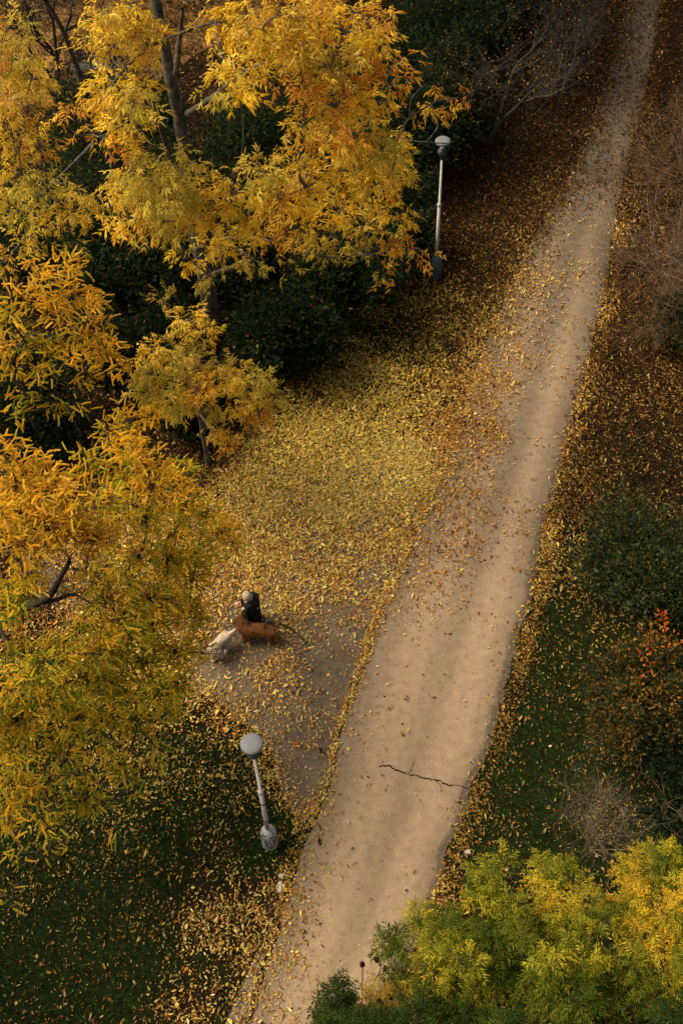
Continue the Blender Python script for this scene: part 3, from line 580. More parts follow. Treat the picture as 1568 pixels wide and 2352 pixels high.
# ---- sumacs in the lower right corner
FRUIT, *_ = mat('dark_red_fruit', (.04, .011, .007), .9)
def sumac(label, base_px, h, c_off, rad, pads, per=1.0, fruit=()):
    pads = [(q[0], q[1] + 24, *q[2:]) for q in pads]
    b = gp(*base_px, h); b = np.array([b[0], b[1], 0]); c = b + c_off
    t = tree('sumac_tree', label, 'tree', b, [(b, .07), (b + [.05, 0, 1.2], .055), (b + [0, .1, c_off[2] + .2], .03)], make_pads(pads, c, np.array(rad), per * 1.75, .3, G1, .6, 20), SUMACS, .28, BARK_DARK, limb_r=.016, twig_r=.006, flat=.8, droop=.35, twigs=.0, pull=.9, tuft=7)
    fs = Tubes(); top = b + [0, .1, c_off[2] - .2]
    for fx, fy in fruit:
        p = on_crown(fx, fy, c, np.array(rad), -.05); bm = bmesh.new(); bmesh.ops.create_icosphere(bm, subdivisions=4, radius=1)
        for v in bm.verts: q = v.co * (1 + rng.uniform(-.28, .28)); v.co = Vector(p) + Vector((q.x * .042, q.y * .042, q.z * .085))
        me = bpy.data.meshes.new('fruit_cone'); bm.to_mesh(me); bm.free(); me.materials.append(FRUIT); o = bpy.data.objects.new('fruit_cone', me); COL.objects.link(o); o.parent = t; o.matrix_parent_inverse = t.matrix_basis.inverted()
        fs.add(spline([top, top * .6 + p * .4 + rng.normal(0, .12, 3) + [0, 0, -.05], top * .15 + p * .85 + rng.normal(0, .06, 3), p], 5), np.linspace(.016, .007, 16), 5)
    if fruit: fs.build('fruit_stems', BARK_DARK, t)
    return t
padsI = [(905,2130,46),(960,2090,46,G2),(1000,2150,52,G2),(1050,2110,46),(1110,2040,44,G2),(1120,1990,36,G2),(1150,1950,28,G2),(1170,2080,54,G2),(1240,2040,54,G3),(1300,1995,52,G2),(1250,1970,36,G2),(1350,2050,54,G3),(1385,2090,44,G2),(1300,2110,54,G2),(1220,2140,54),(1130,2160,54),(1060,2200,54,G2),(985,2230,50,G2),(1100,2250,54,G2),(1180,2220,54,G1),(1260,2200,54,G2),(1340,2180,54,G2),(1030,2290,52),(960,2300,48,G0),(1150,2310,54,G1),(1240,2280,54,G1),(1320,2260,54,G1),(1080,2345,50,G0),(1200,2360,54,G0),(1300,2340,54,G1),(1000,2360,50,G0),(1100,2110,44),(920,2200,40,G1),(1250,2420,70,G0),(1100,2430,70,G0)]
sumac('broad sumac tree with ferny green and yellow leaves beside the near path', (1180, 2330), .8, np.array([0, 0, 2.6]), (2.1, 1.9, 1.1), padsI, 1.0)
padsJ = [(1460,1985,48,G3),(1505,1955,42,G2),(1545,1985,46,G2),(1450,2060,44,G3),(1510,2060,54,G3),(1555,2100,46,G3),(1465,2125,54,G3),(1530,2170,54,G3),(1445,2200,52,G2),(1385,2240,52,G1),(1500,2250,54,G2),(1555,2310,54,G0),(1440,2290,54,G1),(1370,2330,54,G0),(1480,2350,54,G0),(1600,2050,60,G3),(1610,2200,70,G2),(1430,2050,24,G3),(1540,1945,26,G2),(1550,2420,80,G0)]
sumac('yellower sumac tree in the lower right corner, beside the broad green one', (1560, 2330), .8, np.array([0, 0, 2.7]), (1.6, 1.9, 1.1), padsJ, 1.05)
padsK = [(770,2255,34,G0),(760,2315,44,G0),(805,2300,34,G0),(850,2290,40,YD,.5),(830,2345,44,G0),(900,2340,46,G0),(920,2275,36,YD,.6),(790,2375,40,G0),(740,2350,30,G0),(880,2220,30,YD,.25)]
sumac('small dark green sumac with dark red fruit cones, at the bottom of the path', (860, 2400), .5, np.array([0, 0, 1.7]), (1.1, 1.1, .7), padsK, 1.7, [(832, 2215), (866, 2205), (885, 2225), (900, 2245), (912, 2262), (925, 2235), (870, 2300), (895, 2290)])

# ------------------------------------------------------------------ dark evergreen shrubs
BROAD = (lt * [1, 1.75, 1], lf)
def shrub(name, label, px, r, hgt, n, pal, size=.07, group=None, wts=None, extra=(), tmpl=None, stem=BARK_DARK):
    b = gp(*px); b = np.array([b[0], b[1], 0]); t = thing(name, b, label, 'shrub', group)
    lob = [(np.array([rng.uniform(-.55, .55) * r, rng.uniform(-.55, .55) * r, hgt * rng.uniform(.3, .75)]), r * rng.uniform(.26, .5)) for _ in range(16)]
    st = Tubes()
    for c, q in lob: st.add([b + [0, 0, 0], b + c * [.4, .4, .55], b + c], [.05, .03, .01], 5)
    st.build('stems', stem, t)
    parts = []
    for c, q in lob:
        k = n // len(lob); v = nrm(rng.normal(size=(k, 3))); u = rng.random((k, 1)) ** .3; bumpy = 1 + .22 * np.sin(v[:, :1] * 7 + v[:, 1:2] * 5 + c[0] * 9) ; Pp = b + c + v * u * q * bumpy * [1, 1, .85]
        Pp[:, 2] = np.maximum(Pp[:, 2], .05); D = nrm(v + rng.normal(0, .6, (k, 3)) + [0, 0, .15])
        parts.append(leaves_at(tmpl or BROAD, Pp, D, size * rng.uniform(.7, 1.3, k), pick_cols(k, pal, wts), upj=.9))
    for _ in range(46):
        c, q = lob[rng.integers(0, len(lob))]; v = nrm(rng.normal(size=3) + [0, 0, .5]); p0 = b + c + v * q * .8; L = rng.uniform(.3, .75) * r * .45; k = int(n / 420)
        tt = rng.random((k, 1)); Pp = p0 + (v + np.array([0, 0, .25])) * tt * L + rng.normal(0, .035, (k, 3)); Pp[:, 2] = np.maximum(Pp[:, 2], .05)
        parts.append(leaves_at(tmpl or BROAD, Pp, nrm(v + rng.normal(0, .6, (k, 3))), size * rng.uniform(.6, 1.1, k), pick_cols(k, pal, wts) * rng.uniform(.9, 1.6), upj=.9))
    for c, q, k, pal2 in extra:
        v = nrm(rng.normal(size=(k, 3))); Pp = b + np.array(c) + v * rng.random((k, 1)) ** .4 * q; parts.append(leaves_at(tmpl or BROAD, Pp, nrm(v + [0, 0, .3]), size * rng.uniform(.7, 1.2, k), pick_cols(k, pal2), upj=.9))
    V, F, C = merge(parts); make_mesh('foliage', V, F, LEAF, t, col=C); return t
EV = [(.012, .024, .010), (.018, .034, .012), (.010, .018, .009), (.026, .040, .012)]
EVY = EV + [(.16, .10, .02)]; EW = [4, 4, 4, 2, .5]
SH = [('dark shrub with scattered yellow leaves, nearest the open leafy ground', (650, 830), 1.5, 2.4), ('dark shrub just left of the farther lamp foot', (800, 740), 1.5, 2.4), ('dark shrub under the right edge of the big ash crown', (880, 600), 1.4, 2.6), ('dark shrub under the middle of the big ash', (560, 720), 1.6, 3.0),
      ('dark shrub between the upper larch and the young ash', (330, 900), 1.4, 2.2), ('tall dark shrub under the left of the big ash', (300, 720), 1.8, 3.2), ('tall dark shrub behind the mottled ash trunk', (650, 430), 2.2, 3.6), ('dark shrub right behind the farther lamp head', (920, 400), 2.0, 3.0), ('dark shrub below the left ash', (120, 620), 2.0, 3.0), ('dark shrub under the leafless far tree', (960, 270), 2.0, 2.8), ('dark shrub behind the larger larch', (100, 1000), 1.5, 2.2), ('tall dark shrub deep among the ash stems', (420, 560), 2.0, 3.4), ('low dark shrub left of the young ash stem', (440, 960), 1.0, 1.5), ('tall dark shrub behind the left ash stem', (300, 420), 2.0, 3.0)]
SH += [('dark shrub at the top edge right of the big ash crown', (1010, 150), 2.2, 2.8), ('low dark shrub at the top edge near the second leafless tree', (1150, 60), 2.2, 2.4)]
for lb, px, r, h in SH: shrub('evergreen_shrub', lb, px, r * 1.2, h * 1.1, 11000, EVY, .125, 'dark evergreen shrubs under the ash trees', EW)
YEW = [(.026, .046, .020), (.042, .062, .024), (.016, .028, .014), (.10, .095, .024), (.13, .12, .028), (.065, .082, .036), (.03, .046, .022)]
OR = [(.62, .16, .02), (.55, .22, .03), (.60, .10, .015)]
RU = [(.30, .13, .025), (.22, .12, .03), (.36, .18, .03)]
MX = [(.10, .07, .02), (.06, .07, .022), (.15, .085, .02), (.03, .045, .016), (.26, .12, .02)]
shrub('evergreen_shrub', 'blue green spreading shrub at the right edge, the upper one', (1500, 1350), 2.1, 2.0, 26000, YEW, .085, 'shrubs along the right edge')
shrub('mixed_shrub', 'dull olive brown shrub with bright orange sprigs at the right edge', (1490, 1660), 1.8, 1.6, 24000, MX + YEW[:3], .085, 'shrubs along the right edge', None, [(gp(x, y, h) - [gp(1490, 1660)[0], gp(1490, 1660)[1], 0], q, k, pl_) for x, y, h, q, k, pl_ in ((1520, 1412, 1.7, .09, 22, OR), (1524, 1440, 1.7, .10, 22, OR), (1500, 1480, 1.6, .16, 22, OR), (1545, 1470, 1.7, .16, 20, OR), (1475, 1500, 1.5, .13, 16, OR), (1470, 1560, 1.5, .07, 14, OR), (1490, 1530, 1.55, .12, 14, OR), (1400, 1575, 1.1, .08, 9, MX), (1450, 1590, 1.4, .3, 90, RU), (1520, 1600, 1.5, .35, 110, RU), (1430, 1690, 1.2, .35, 70, RU), (1545, 1690, 1.4, .3, 60, RU), (1380, 1650, .9, .25, 50, RU), (1490, 1460, 1.5, .35, 90, RU), (1420, 1500, 1.3, .25, 50, RU))])
shrub('evergreen_shrub', 'very dark shrub at the right edge below the orange sprigs', (1610, 1860), 1.6, 1.6, 15000, EV, .10, 'shrubs along the right edge')
shrub('evergreen_shrub', 'dark shrub at the right edge under bare brown twigs', (1600, 800), 1.6, 1.3, 9000, MX[:4] + EV, .09, 'shrubs along the right edge')

# ------------------------------------------------------------------ bare shrubs and the leafless tree
def grow(tb, p, d, L, r, depth, tips, spread=.6, lift=.05, kids=(2, 4)):
    n = 4; pts = [p]; dd = d.copy()
    for i in range(n):
        dd = nrm(dd + rng.normal(0, .16, 3) + [0, 0, lift]); pts.append(pts[-1] + dd * L / n)
    tb.add(pts, np.linspace(r, r * .55, n + 1), 5 if r > .015 else 3)
    tips.append((pts[-1], dd))
    if depth == 0: return
    for k in range(rng.integers(*kids) + 1):
        i = rng.integers(1, n + 1); nd = nrm(dd + rng.normal(0, spread, 3)); grow(tb, pts[i], nd, L * rng.uniform(.55, .8), r * .55, depth - 1, tips, spread, lift, kids)
def bare(name, label, cat, px, stems, L, r, depth, bark, leafpal=None, nleaf=0, lean=(0, 0, 1), spread=.6, lift=.03, size=.06, group=None, fan=.8):
    b = gp(*px); b = np.array([b[0], b[1], 0]); t = thing(name, b, label, cat, group); tb = Tubes(); tips = []
    tb.add([b + [0, 0, -.03], b + [0, 0, .02], b + [0, 0, .07]], [.07, .06, .004], 7)
    for k in range(stems): grow(tb, b + [rng.uniform(-.035, .035), rng.uniform(-.035, .035), -.02], nrm(np.array(lean, float) + rng.normal(0, fan, 3) * [1, 1, .3]), L * rng.uniform(.8, 1.2), r, depth, tips, spread, lift)
    tb.build('branches', bark, t)
    if nleaf:
        q = [tips[i] for i in rng.integers(0, len(tips), nleaf)]; Pp = np.array([a for a, _ in q]) + rng.normal(0, .10, (nleaf, 3)); Pp[:, 2] = np.maximum(Pp[:, 2], .06)
        V, F, C = leaves_at((lt, lf), Pp, nrm(rng.normal(size=(nleaf, 3)) + [0, 0, -.3]), size * rng.uniform(.7, 1.3, nleaf), pick_cols(nleaf, leafpal), upj=1.2); make_mesh('leaves', V, F, LEAF, t, col=C)
    return t
BRN = [(.16, .065, .02), (.24, .11, .035), (.10, .045, .016), (.07, .034, .012)]
bare('bare_shrub', 'pale twiggy leafless shrub on the grass above the broad sumac', 'shrub', (1360, 1950), 7, 1.15, .010, 4, BARK_PALE, BRN + [(.6, .3, .05)], 90, (-.1, .1, .9), .65, .0, .05, 'leafless shrubs on the right', .75)
bare('bare_shrub', 'thin leafless shrub at the grass edge, left of the very dark shrub', 'shrub', (1500, 1880), 4, .8, .012, 4, BARK_PALE, None, 0, (0, .2, 1), .6, 0, .05, 'leafless shrubs on the right', .6)
bare('bare_shrub', 'tangled brown leafless shrub at the right edge near the far path', 'shrub', (1535, 640), 15, 1.5, .03, 4, BARK_BROWN, BRN, 900, (-.25, 0, .8), .6, .0, .055, 'leafless shrubs on the right', .75)
bare('bare_shrub', 'rusty brown leafless shrub at the right edge, farthest along the path', 'shrub', (1570, 420), 14, 1.6, .03, 4, BARK_BROWN, BRN + [(.42, .16, .05)], 1300, (-.3, 0, .8), .6, .0, .06, 'leafless shrubs on the right', .75)
bare('bare_shrub', 'low grey leafless shrub leaning out over the path, upper right', 'shrub', (1560, 760), 9, 1.4, .022, 4, BARK_BROWN, BRN, 260, (-.55, .15, .6), .55, .0, .05, 'leafless shrubs on the right', .5)
bare('leafless_tree', 'dark leafless tree with a few orange leaves at the top behind the farther lamp', 'tree', (1120, 330), 4, 2.3, .085, 5, bark_mat('grey_brown_bark', (.02, .016, .012), (.065, .052, .036), 10), [(.52, .30, .03), (.50, .20, .03), (.60, .38, .05), (.16, .08, .02)], 1300, (-.15, .2, 1), .6, .02, .07, None, .55)
bare('leafless_tree', 'second dark leafless tree at the top edge, between the leafy ash crown and the path', 'tree', (1290, 190), 4, 1.9, .07, 5, BARK_DARK, [(.42, .24, .03), (.34, .14, .03), (.16, .08, .02), (.12, .06, .02)], 1200, (-.1, .1, 1), .65, .02, .07, None, .6)
bare('bare_shrub', 'sparse yellow leaved shrub on brown leaves right of the farther lamp head', 'shrub', (1180, 330), 5, .55, .014, 3, BARK_DARK, [(.42, .30, .03), (.34, .22, .03)], 170, (0, 0, 1), .6, .0, .06, None, .7)

bare('leafless_tree', 'dark leafless tree in the top left corner by the orange sand', 'tree', (130, 190), 5, 2.4, .07, 5, BARK_DARK, [(.42, .24, .03), (.34, .14, .03), (.16, .08, .02)], 300, (-.15, -.1, 1), .6, .02, .07, None, .6)
# wood added beyond the frame to shade the lawn's far, right and left sides
wd_t = Tubes(); wparts = []
WSP = [(x + rng.normal(0, 1), y + rng.normal(0, 1), rng.uniform(17, 23)) for x in range(-16, 27, 4) for y in (44.5, 50)] + [(-14.5 + rng.normal(0, .5), y, rng.uniform(10, 13)) for y in (-3, 1, 5, 8)] + [(19.5 + rng.normal(0, .8), y, rng.uniform(9, 14)) for y in range(14, 42, 5)]
for x, y, h in WSP:
    wd_t.add([(x, y, 0), (x + .2, y, h * .4), (x, y + .2, h * .85)], [.22, .16, .05], 6)
    for _ in range(7):
        c = np.array([x, y, h * rng.uniform(.35, .9)]) + rng.normal(0, 1, 3); k = 330; v = nrm(rng.normal(size=(k, 3))); Pp = c + v * rng.random((k, 1)) ** .35 * rng.uniform(1.3, 2.1)
        wparts.append(leaves_at(BROAD, Pp, nrm(v + rng.normal(0, .5, (k, 3))), .5 * rng.uniform(.7, 1.3, k), pick_cols(k, EV + BRN[2:]), upj=.9))
V, F, C = merge(wparts); wood = make_mesh('shade_woodland', V, F, LEAF, col=C); tag(wood, 'dark dense wood added beyond the frame to shade the lawn', 'wood', kind='stuff'); wd_t.build('trunks', BARK_DARK, wood)

# ------------------------------------------------------------------ street lamps
def paint_mat(name, base, dirt, scale, amt=.5):
    m, n, l, b = mat(name, rough=.55); c, f = noise_ramp(n, l, scale, [(.40, base), (amt + .12, base), (amt + .22, dirt)], vec=coords(n), detail=8); l.new(c, b.inputs['Base Color']); return m
POLE = paint_mat('white_pole_paint', (.38, .355, .325), (.17, .12, .08), 16, .46)
CAPM, cn, cl, cb = mat('grey_lamp_cap', (.125, .128, .13), .55)
NECK, *_ = mat('dark_lamp_neck', (.035, .042, .045), .35)
BULB, *_ = mat('white_lamp_glass', (.75, .72, .66), .25)
RUST, *_ = mat('rust', (.16, .055, .02), .9)
INK, *_ = mat('black_graffiti', (.02, .025, .03), .6)
REDP, *_ = mat('red_graffiti', (.38, .07, .03), .6)
def lamp(px, label, base_m, marks):
    b = gp(*px); b[2] = 0; t = thing('street_lamp', b, label, 'street lamp', 'street lamps beside the paths')
    def part(name, prof, m, sides=28): 
        V, F = lathe(prof, sides); return make_mesh(name, V + b, F, m, t, smooth=True)
    bp = [(.15, 0), (.165, .03), (.165, .50), (.16, .60), (.145, .68), (.115, .745), (.075, .785), (.05, .80)]
    base = part('base', bp, base_m)
    part('pole', [(.046, .78), (.046, 1.3), (.044, 2.6), (.030, 2.60), (.029, 4.12)], POLE, 16)
    part('collar', [(.047, 2.52), (.055, 2.53), (.055, 2.60), (.034, 2.63)], POLE, 16)
    part('neck', [(.032, 4.02), (.04, 4.06), (.075, 4.14), (.125, 4.24), (.13, 4.28), (.10, 4.34), (.03, 4.37), (.014, 4.40), (.014, 4.56)], NECK)
    part('bulb', [(.012, 4.372), (.045, 4.376), (.05, 4.40), (.03, 4.44), (.015, 4.45)], BULB, 16)
    for k in range(3):
        tb = Tubes(); a = k * 2.094 + .5; o = np.array([math.cos(a), math.sin(a), 0]); tb.add([b + o * .105 + [0, 0, 4.30], b + o * .12 + [0, 0, 4.57]], [.006, .006], 5); tb.build('strut', NECK, t)
    part('cap', [(.10, 4.545), (.19, 4.548), (.197, 4.552), (.198, 4.558), (.198, 4.592), (.196, 4.600), (.190, 4.606), (.172, 4.620), (.168, 4.623), (.08, 4.632), (.01, 4.634)], CAPM, 40)
    # strokes sprayed on the foot: each follows the foot's surface
    cang = math.atan2(CAM[1] - b[1], CAM[0] - b[0])
    for nm, m, strokes in marks:
        tb = Tubes()
        for wd, pts in strokes:
            q = spline([(a, z, 0) for a, z in pts], 6); rz = np.interp(q[:, 1], [z for _, z in bp], [r for r, _ in bp]) + .001
            P3 = np.stack([b[0] + rz * np.cos(cang + q[:, 0]), b[1] + rz * np.sin(cang + q[:, 0]), q[:, 1]], -1); tb.add(P3, np.full(len(P3), wd), 5)
        tb.build(nm, m, base)
    return t, b
ink = [('graffiti', INK, [(.010, [(-1.1, .66), (-.7, .70), (-.5, .74)]), (.011, [(-.95, .60), (-.6, .60), (-.45, .54), (-.7, .50), (-.35, .46), (0, .50)]), (.011, [(.05, .68), (.3, .62), (.5, .66), (.8, .58)]), (.010, [(.25, .55), (.45, .50), (.7, .52), (.5, .44)]), (.009, [(-.7, .40), (-.4, .36), (-.55, .28), (-.2, .22)]), (.010, [(0, .38), (.15, .30), (.0, .24), (.2, .2)]), (.010, [(-1.3, .56), (-1.05, .70)])]),
       ('graffiti', REDP, [(.016, [(.35, .46), (.5, .36), (.42, .26)]), (.014, [(.85, .47), (.55, .37), (.95, .30)]), (.014, [(.4, .36), (.75, .33)])])]
BASE1 = paint_mat('chipped_white_base', (.33, .33, .315), (.045, .045, .04), 8, .42)
BASE2 = paint_mat('dark_teal_base', (.055, .075, .08), (.22, .26, .27), 8, .55)
t1, b1 = lamp((621, 1938), 'white lamp post with graffiti on its pale foot, nearer lamp at path junction', BASE1, ink)
t2, b2 = lamp((999, 637), 'white lamp post with dark foot, farther lamp beside the ash crown', BASE2, [('scuff', INK, [(.012, [(-.6, .5), (-.2, .44), (.3, .5)]), (.012, [(.2, .3), (.6, .36)])])])
for (z0, z1, m) in ((1.22, 1.27, RUST), (2.02, 2.09, RUST), (1.02, 1.05, INK), (.92, .945, INK), (1.13, 1.15, INK)):
    V, F = lathe([(.0475, z0), (.048, z1)], 16); 
    keep = (np.cos(np.arctan2(V[F].mean(1)[:, 1], V[F].mean(1)[:, 0]) - math.atan2(-b1[1], -b1[0]) + rng.uniform(-.4, .4)) > (-2 if z0 == 1.22 else .1)) & (np.linalg.norm(V[F].mean(1)[:, :2], axis=1) > .04)
    make_mesh('rust_patch' if m is RUST else 'black_mark', V + b1, F[keep], m, t1)

# ------------------------------------------------------------------ bench, stones
WOOD = bark_mat('weathered_wood', (.07, .06, .05), (.16, .14, .12), 10); IRON, *_ = mat('dark_iron', (.03, .03, .03), .6)
def box(V, F, c, s, rz=0):
    o = len(V); cx, sx = math.cos(rz), math.sin(rz)
    for dx in (-.5, .5):
        for dy in (-.5, .5):
            for dz in (-.5, .5):
                x, y = dx * s[0], dy * s[1]; V.append((c[0] + x * cx - y * sx, c[1] + x * sx + y * cx, c[2] + dz * s[2]))
    F += [(o, o + 1, o + 3, o + 2), (o + 4, o + 6, o + 7, o + 5), (o, o + 4, o + 5, o + 1), (o + 2, o + 3, o + 7, o + 6), (o, o + 2, o + 6, o + 4), (o + 1, o + 5, o + 7, o + 3)]
pb = gp(228, 178); pb[2] = 0; bt_ = thing('park_bench', pb, 'weathered slatted park bench on orange sand, top left behind the ash branches', 'bench')
V, F = [], []
for k in range(4): box(V, F, pb + [0, -.18 + k * .12, .45], (1.7, .09, .035))
make_mesh('seat', V, F, WOOD, bt_)
V, F = [], []
for k in range(3): box(V, F, pb + [0, .27 + .03 * k, .58 + k * .13], (1.7, .03, .10))
make_mesh('backrest', V, F, WOOD, bt_)
for sx in (-.6, .6):
    V, F = [], []; box(V, F, pb + [sx, -.15, .215], (.05, .06, .43)); box(V, F, pb + [sx, .235, .44], (.05, .045, .88)); box(V, F, pb + [sx, .02, .40], (.045, .40, .05)); make_mesh('leg', V, F, IRON, bt_)
STONE = bark_mat('pale_stone', (.30, .25, .20), (.55, .48, .40), 8)
def stone(px, s, label):
    bm = bmesh.new(); bmesh.ops.create_icosphere(bm, subdivisions=3, radius=1); p = gp(*px)
    for v in bm.verts:
        c = v.co; k = 1 + .22 * math.sin(c.x * 3.1 + px[0]) + .15 * math.sin(c.y * 4.3 + px[1]) + .1 * math.sin(c.z * 5 + c.x * 4); v.co = Vector((c.x * s[0] * k, c.y * s[1] * k, c.z * s[2] * k + s[2] * .55))
    me = bpy.data.meshes.new('stone'); bm.to_mesh(me); bm.free(); me.materials.append(STONE); o = bpy.data.objects.new('stone', me); o.location = (p[0], p[1], 0); COL.objects.link(o); tag(o, label, 'stone')
stone((641, 2040), (.075, .10, .05), 'pale angular stone on the grass near the near lamp foot')
stone((1073, 1958), (.06, .05, .04), 'rounded grey stone on the grass at the right path edge')
stone((650, 2012), (.09, .06, .035), 'flat brownish stone beside the pale angular one')

# ------------------------------------------------------------------ skinned figures
def skin(verts, edges, sub=2, root=0):
    """verts: (point, radius) -> smooth continuous mesh (vertices, faces)"""
    me = bpy.data.meshes.new('skin_tmp'); me.from_pydata([tuple(map(float, p)) for p, r in verts], edges, []); o = bpy.data.objects.new('skin_tmp', me); COL.objects.link(o)
    md = o.modifiers.new('s', 'SKIN'); md.use_smooth_shade = True
    for i, (p, r) in enumerate(verts):
        d_ = me.skin_vertices[0].data[i]; d_.radius = (r, r) if np.isscalar(r) else r; d_.use_root = i == root
    if sub: sb = o.modifiers.new('b', 'SUBSURF'); sb.levels = sub; sb.render_levels = sub
    dg = bpy.context.evaluated_depsgraph_get(); ev = o.evaluated_get(dg); nm = bpy.data.meshes.new_from_object(ev)
    bpy.data.objects.remove(o); bpy.data.meshes.remove(me)
    return nm
def put(nm, name, m, parent):
    nm.name = name; nm.materials.clear(); nm.materials.append(m); nm.polygons.foreach_set('use_smooth', [True] * len(nm.polygons))
    o = bpy.data.objects.new(name, nm); COL.objects.link(o); o.parent = parent; o.matrix_parent_inverse = parent.matrix_basis.inverted(); return o
def sample(nm, n):
    nm.calc_loop_triangles(); k = len(nm.loop_triangles); ti = np.empty(k * 3, np.int32); nm.loop_triangles.foreach_get('vertices', ti); ti = ti.reshape(-1, 3)
    co = np.empty(len(nm.vertices) * 3, np.float32); nm.vertices.foreach_get('co', co); co = co.reshape(-1, 3)
    a, b, c = co[ti[:, 0]], co[ti[:, 1]], co[ti[:, 2]]; cr = np.cross(b - a, c - a); ar = np.linalg.norm(cr, axis=1); i = rng.choice(k, n, p=ar / ar.sum())
    u, v = rng.random((2, n, 1)); s = u + v > 1; u[s], v[s] = 1 - u[s], 1 - v[s]
    return a[i] + u * (b - a)[i] + v * (c - a)[i], nrm(cr[i])
def fur(nm, n, L, wd, flow, colf, parent, name='fur', lenf=None):
    P, Nn = sample(nm, n); D = nrm(Nn * .55 + flow(P) + rng.normal(0, .22, P.shape) + [0, 0, -.35]); ln = L * rng.uniform(.5, 1.25, (n, 1)) * (lenf(P) if lenf else 1)
    s = nrm(np.cross(D, Nn + rng.normal(0, .2, P.shape))) * wd; P0 = P - Nn * .004; tip = P0 + D * ln + [0, 0, -1] * ln * .25; md = P0 + D * ln * .5
    tip[:, 2] = np.maximum(tip[:, 2], .015); md[:, 2] = np.maximum(md[:, 2], .015)
    V = np.stack([P0 - s, P0 + s, md + s * .8, md - s * .8, tip], 1).reshape(-1, 3); o = np.arange(n)[:, None] * 5
    F = np.concatenate([o + [0, 1, 2], o + [0, 2, 3], o + [3, 2, 4]], 1).reshape(-1, 3)
    make_mesh(name, V, F, FURM, parent, col=np.repeat(colf(P, n), 3, 0))

def dog(label, chest_g, hip_g, z, rt, head, muzzle, paws, tail, skinc, colf, flowdir, ears, nf, furL):
    c = np.array([*chest_g[:2], z]); h = np.array([*hip_g[:2], z + .01]); ax = nrm(h - c); side = np.array([-ax[1], ax[0], 0]); root = (c + h) / 2; root = np.array([root[0], root[1], 0])
    t = thing('dog', root, label, 'dog')
    vs = [((c + h) / 2, rt * .92), (c + ax * .06, rt * 1.08), (h - ax * .02, rt * .95)]; es = [(0, 1), (0, 2)]
    def add(par, *ch):
        for p, r in ch: vs.append((np.asarray(p, float), r)); es.append((par, len(vs) - 1)); par = len(vs) - 1
        return par
    nb = c - ax * .10 + [0, 0, .08]; hd = np.asarray(head, float); mz = np.asarray(muzzle, float)
    nk = add(1, (nb, rt * .85), (nb * .5 + hd * .5, .105)); sk = add(nk, (hd, .10)); add(sk, (hd * .42 + mz * .58, .064), (mz, .048))
    fd = nrm(mz - hd); es_ = nrm(np.cross(fd, [0, 0, 1]))
    for s in (-1, 1):
        e0 = hd - fd * .02 + es_ * s * .065 + [0, 0, .045]; add(sk, (e0, .035), (e0 + es_ * s * .06 - fd * .02 + [0, 0, -.03], .036), (e0 + es_ * s * .085 - fd * .03 + [0, 0, -.10], .032), (e0 + es_ * s * .085 - fd * .03 + [0, 0, -.15], .016))
    for k, (pw, s) in enumerate(paws[:2]):
        sh = c + side * s * rt * .55 + [0, 0, -.06]; pw = np.asarray(pw, float); el = sh * .5 + pw * .5; el[2] = z * .56; el += ax * .04
        add(1, (sh, .085), (el, .064), (np.array([*(pw[:2] * .9 + el[:2] * .1), .12]), .054), (pw + [0, 0, .05], .056), (pw - ax * .06 + [0, 0, .042], .046))
    for k, (pw, s) in enumerate(paws[2:]):
        hp = h + side * s * rt * .5 + [0, 0, -.04]; pw = np.asarray(pw, float); kn = hp * .6 + np.array([*pw[:2], 0]) * .4 - ax * .07; kn[2] = z * .62; hk = pw + ax * .05; hk[2] = .17
        add(2, (hp, .10), (kn, .075), (hk, .042), (pw + [0, 0, .05], .044), (pw - ax * .05 + [0, 0, .038], .036))
    tl = [np.asarray(p, float) for p in tail]; add(2, *[(p, r) for p, r in zip(tl, np.linspace(.045, .022, len(tl)))])
    nm = skin(vs, es, 2); fc = nm.copy()
    bmt, n_, l_, bb = mat('dog_skin', skinc, .9); cc, ff = noise_ramp(n_, l_, 18, [(.3, tuple(x * .6 for x in skinc)), (.7, skinc)], vec=coords(n_)); l_.new(cc, bb.inputs['Base Color'])
    put(nm, 'body', bmt, t)
    def flow(P):
        kh = np.clip(1.6 - np.linalg.norm(P - (hd * .7 + mz * .3), axis=1) / .12, 0, 1)[:, None]; return np.tile(flowdir, (len(P), 1)) * (1 - kh) + kh * (-.5 * fd + np.array([0, 0, -.2]))
    def lenf(P):
        kh = np.clip(1.6 - np.linalg.norm(P - (hd * .6 + mz * .4), axis=1) / .12, 0, 1); kl = np.clip((.24 - P[:, 2]) / .06, 0, 1); return (1 - .5 * np.maximum(kh, kl))[:, None]
    fur(fc, nf, furL, .0032, flow, lambda P, n: colf(P, n, hd, mz), t, lenf=lenf); bpy.data.meshes.remove(fc)
    def ball(p, r, name, m):
        bm = bmesh.new(); bmesh.ops.create_uvsphere(bm, u_segments=12, v_segments=8, radius=r); me = bpy.data.meshes.new(name); bm.to_mesh(me); bm.free(); me.transform(Matrix.Translation(Vector(map(float, p)))); me.materials.append(m); me.polygons.foreach_set('use_smooth', [True] * len(me.polygons))
        o = bpy.data.objects.new(name, me); COL.objects.link(o); o.parent = t; o.matrix_parent_inverse = t.matrix_basis.inverted()
    ball(mz + fd * .035 + [0, 0, .012], .022, 'nose', DARK)
    for s in (-1, 1): ball(hd + fd * .085 + es_ * s * .045 + [0, 0, .035], .013, 'eye', DARK)
    return t
DARK, *_ = mat('black_wet', (.012, .011, .010), .3)
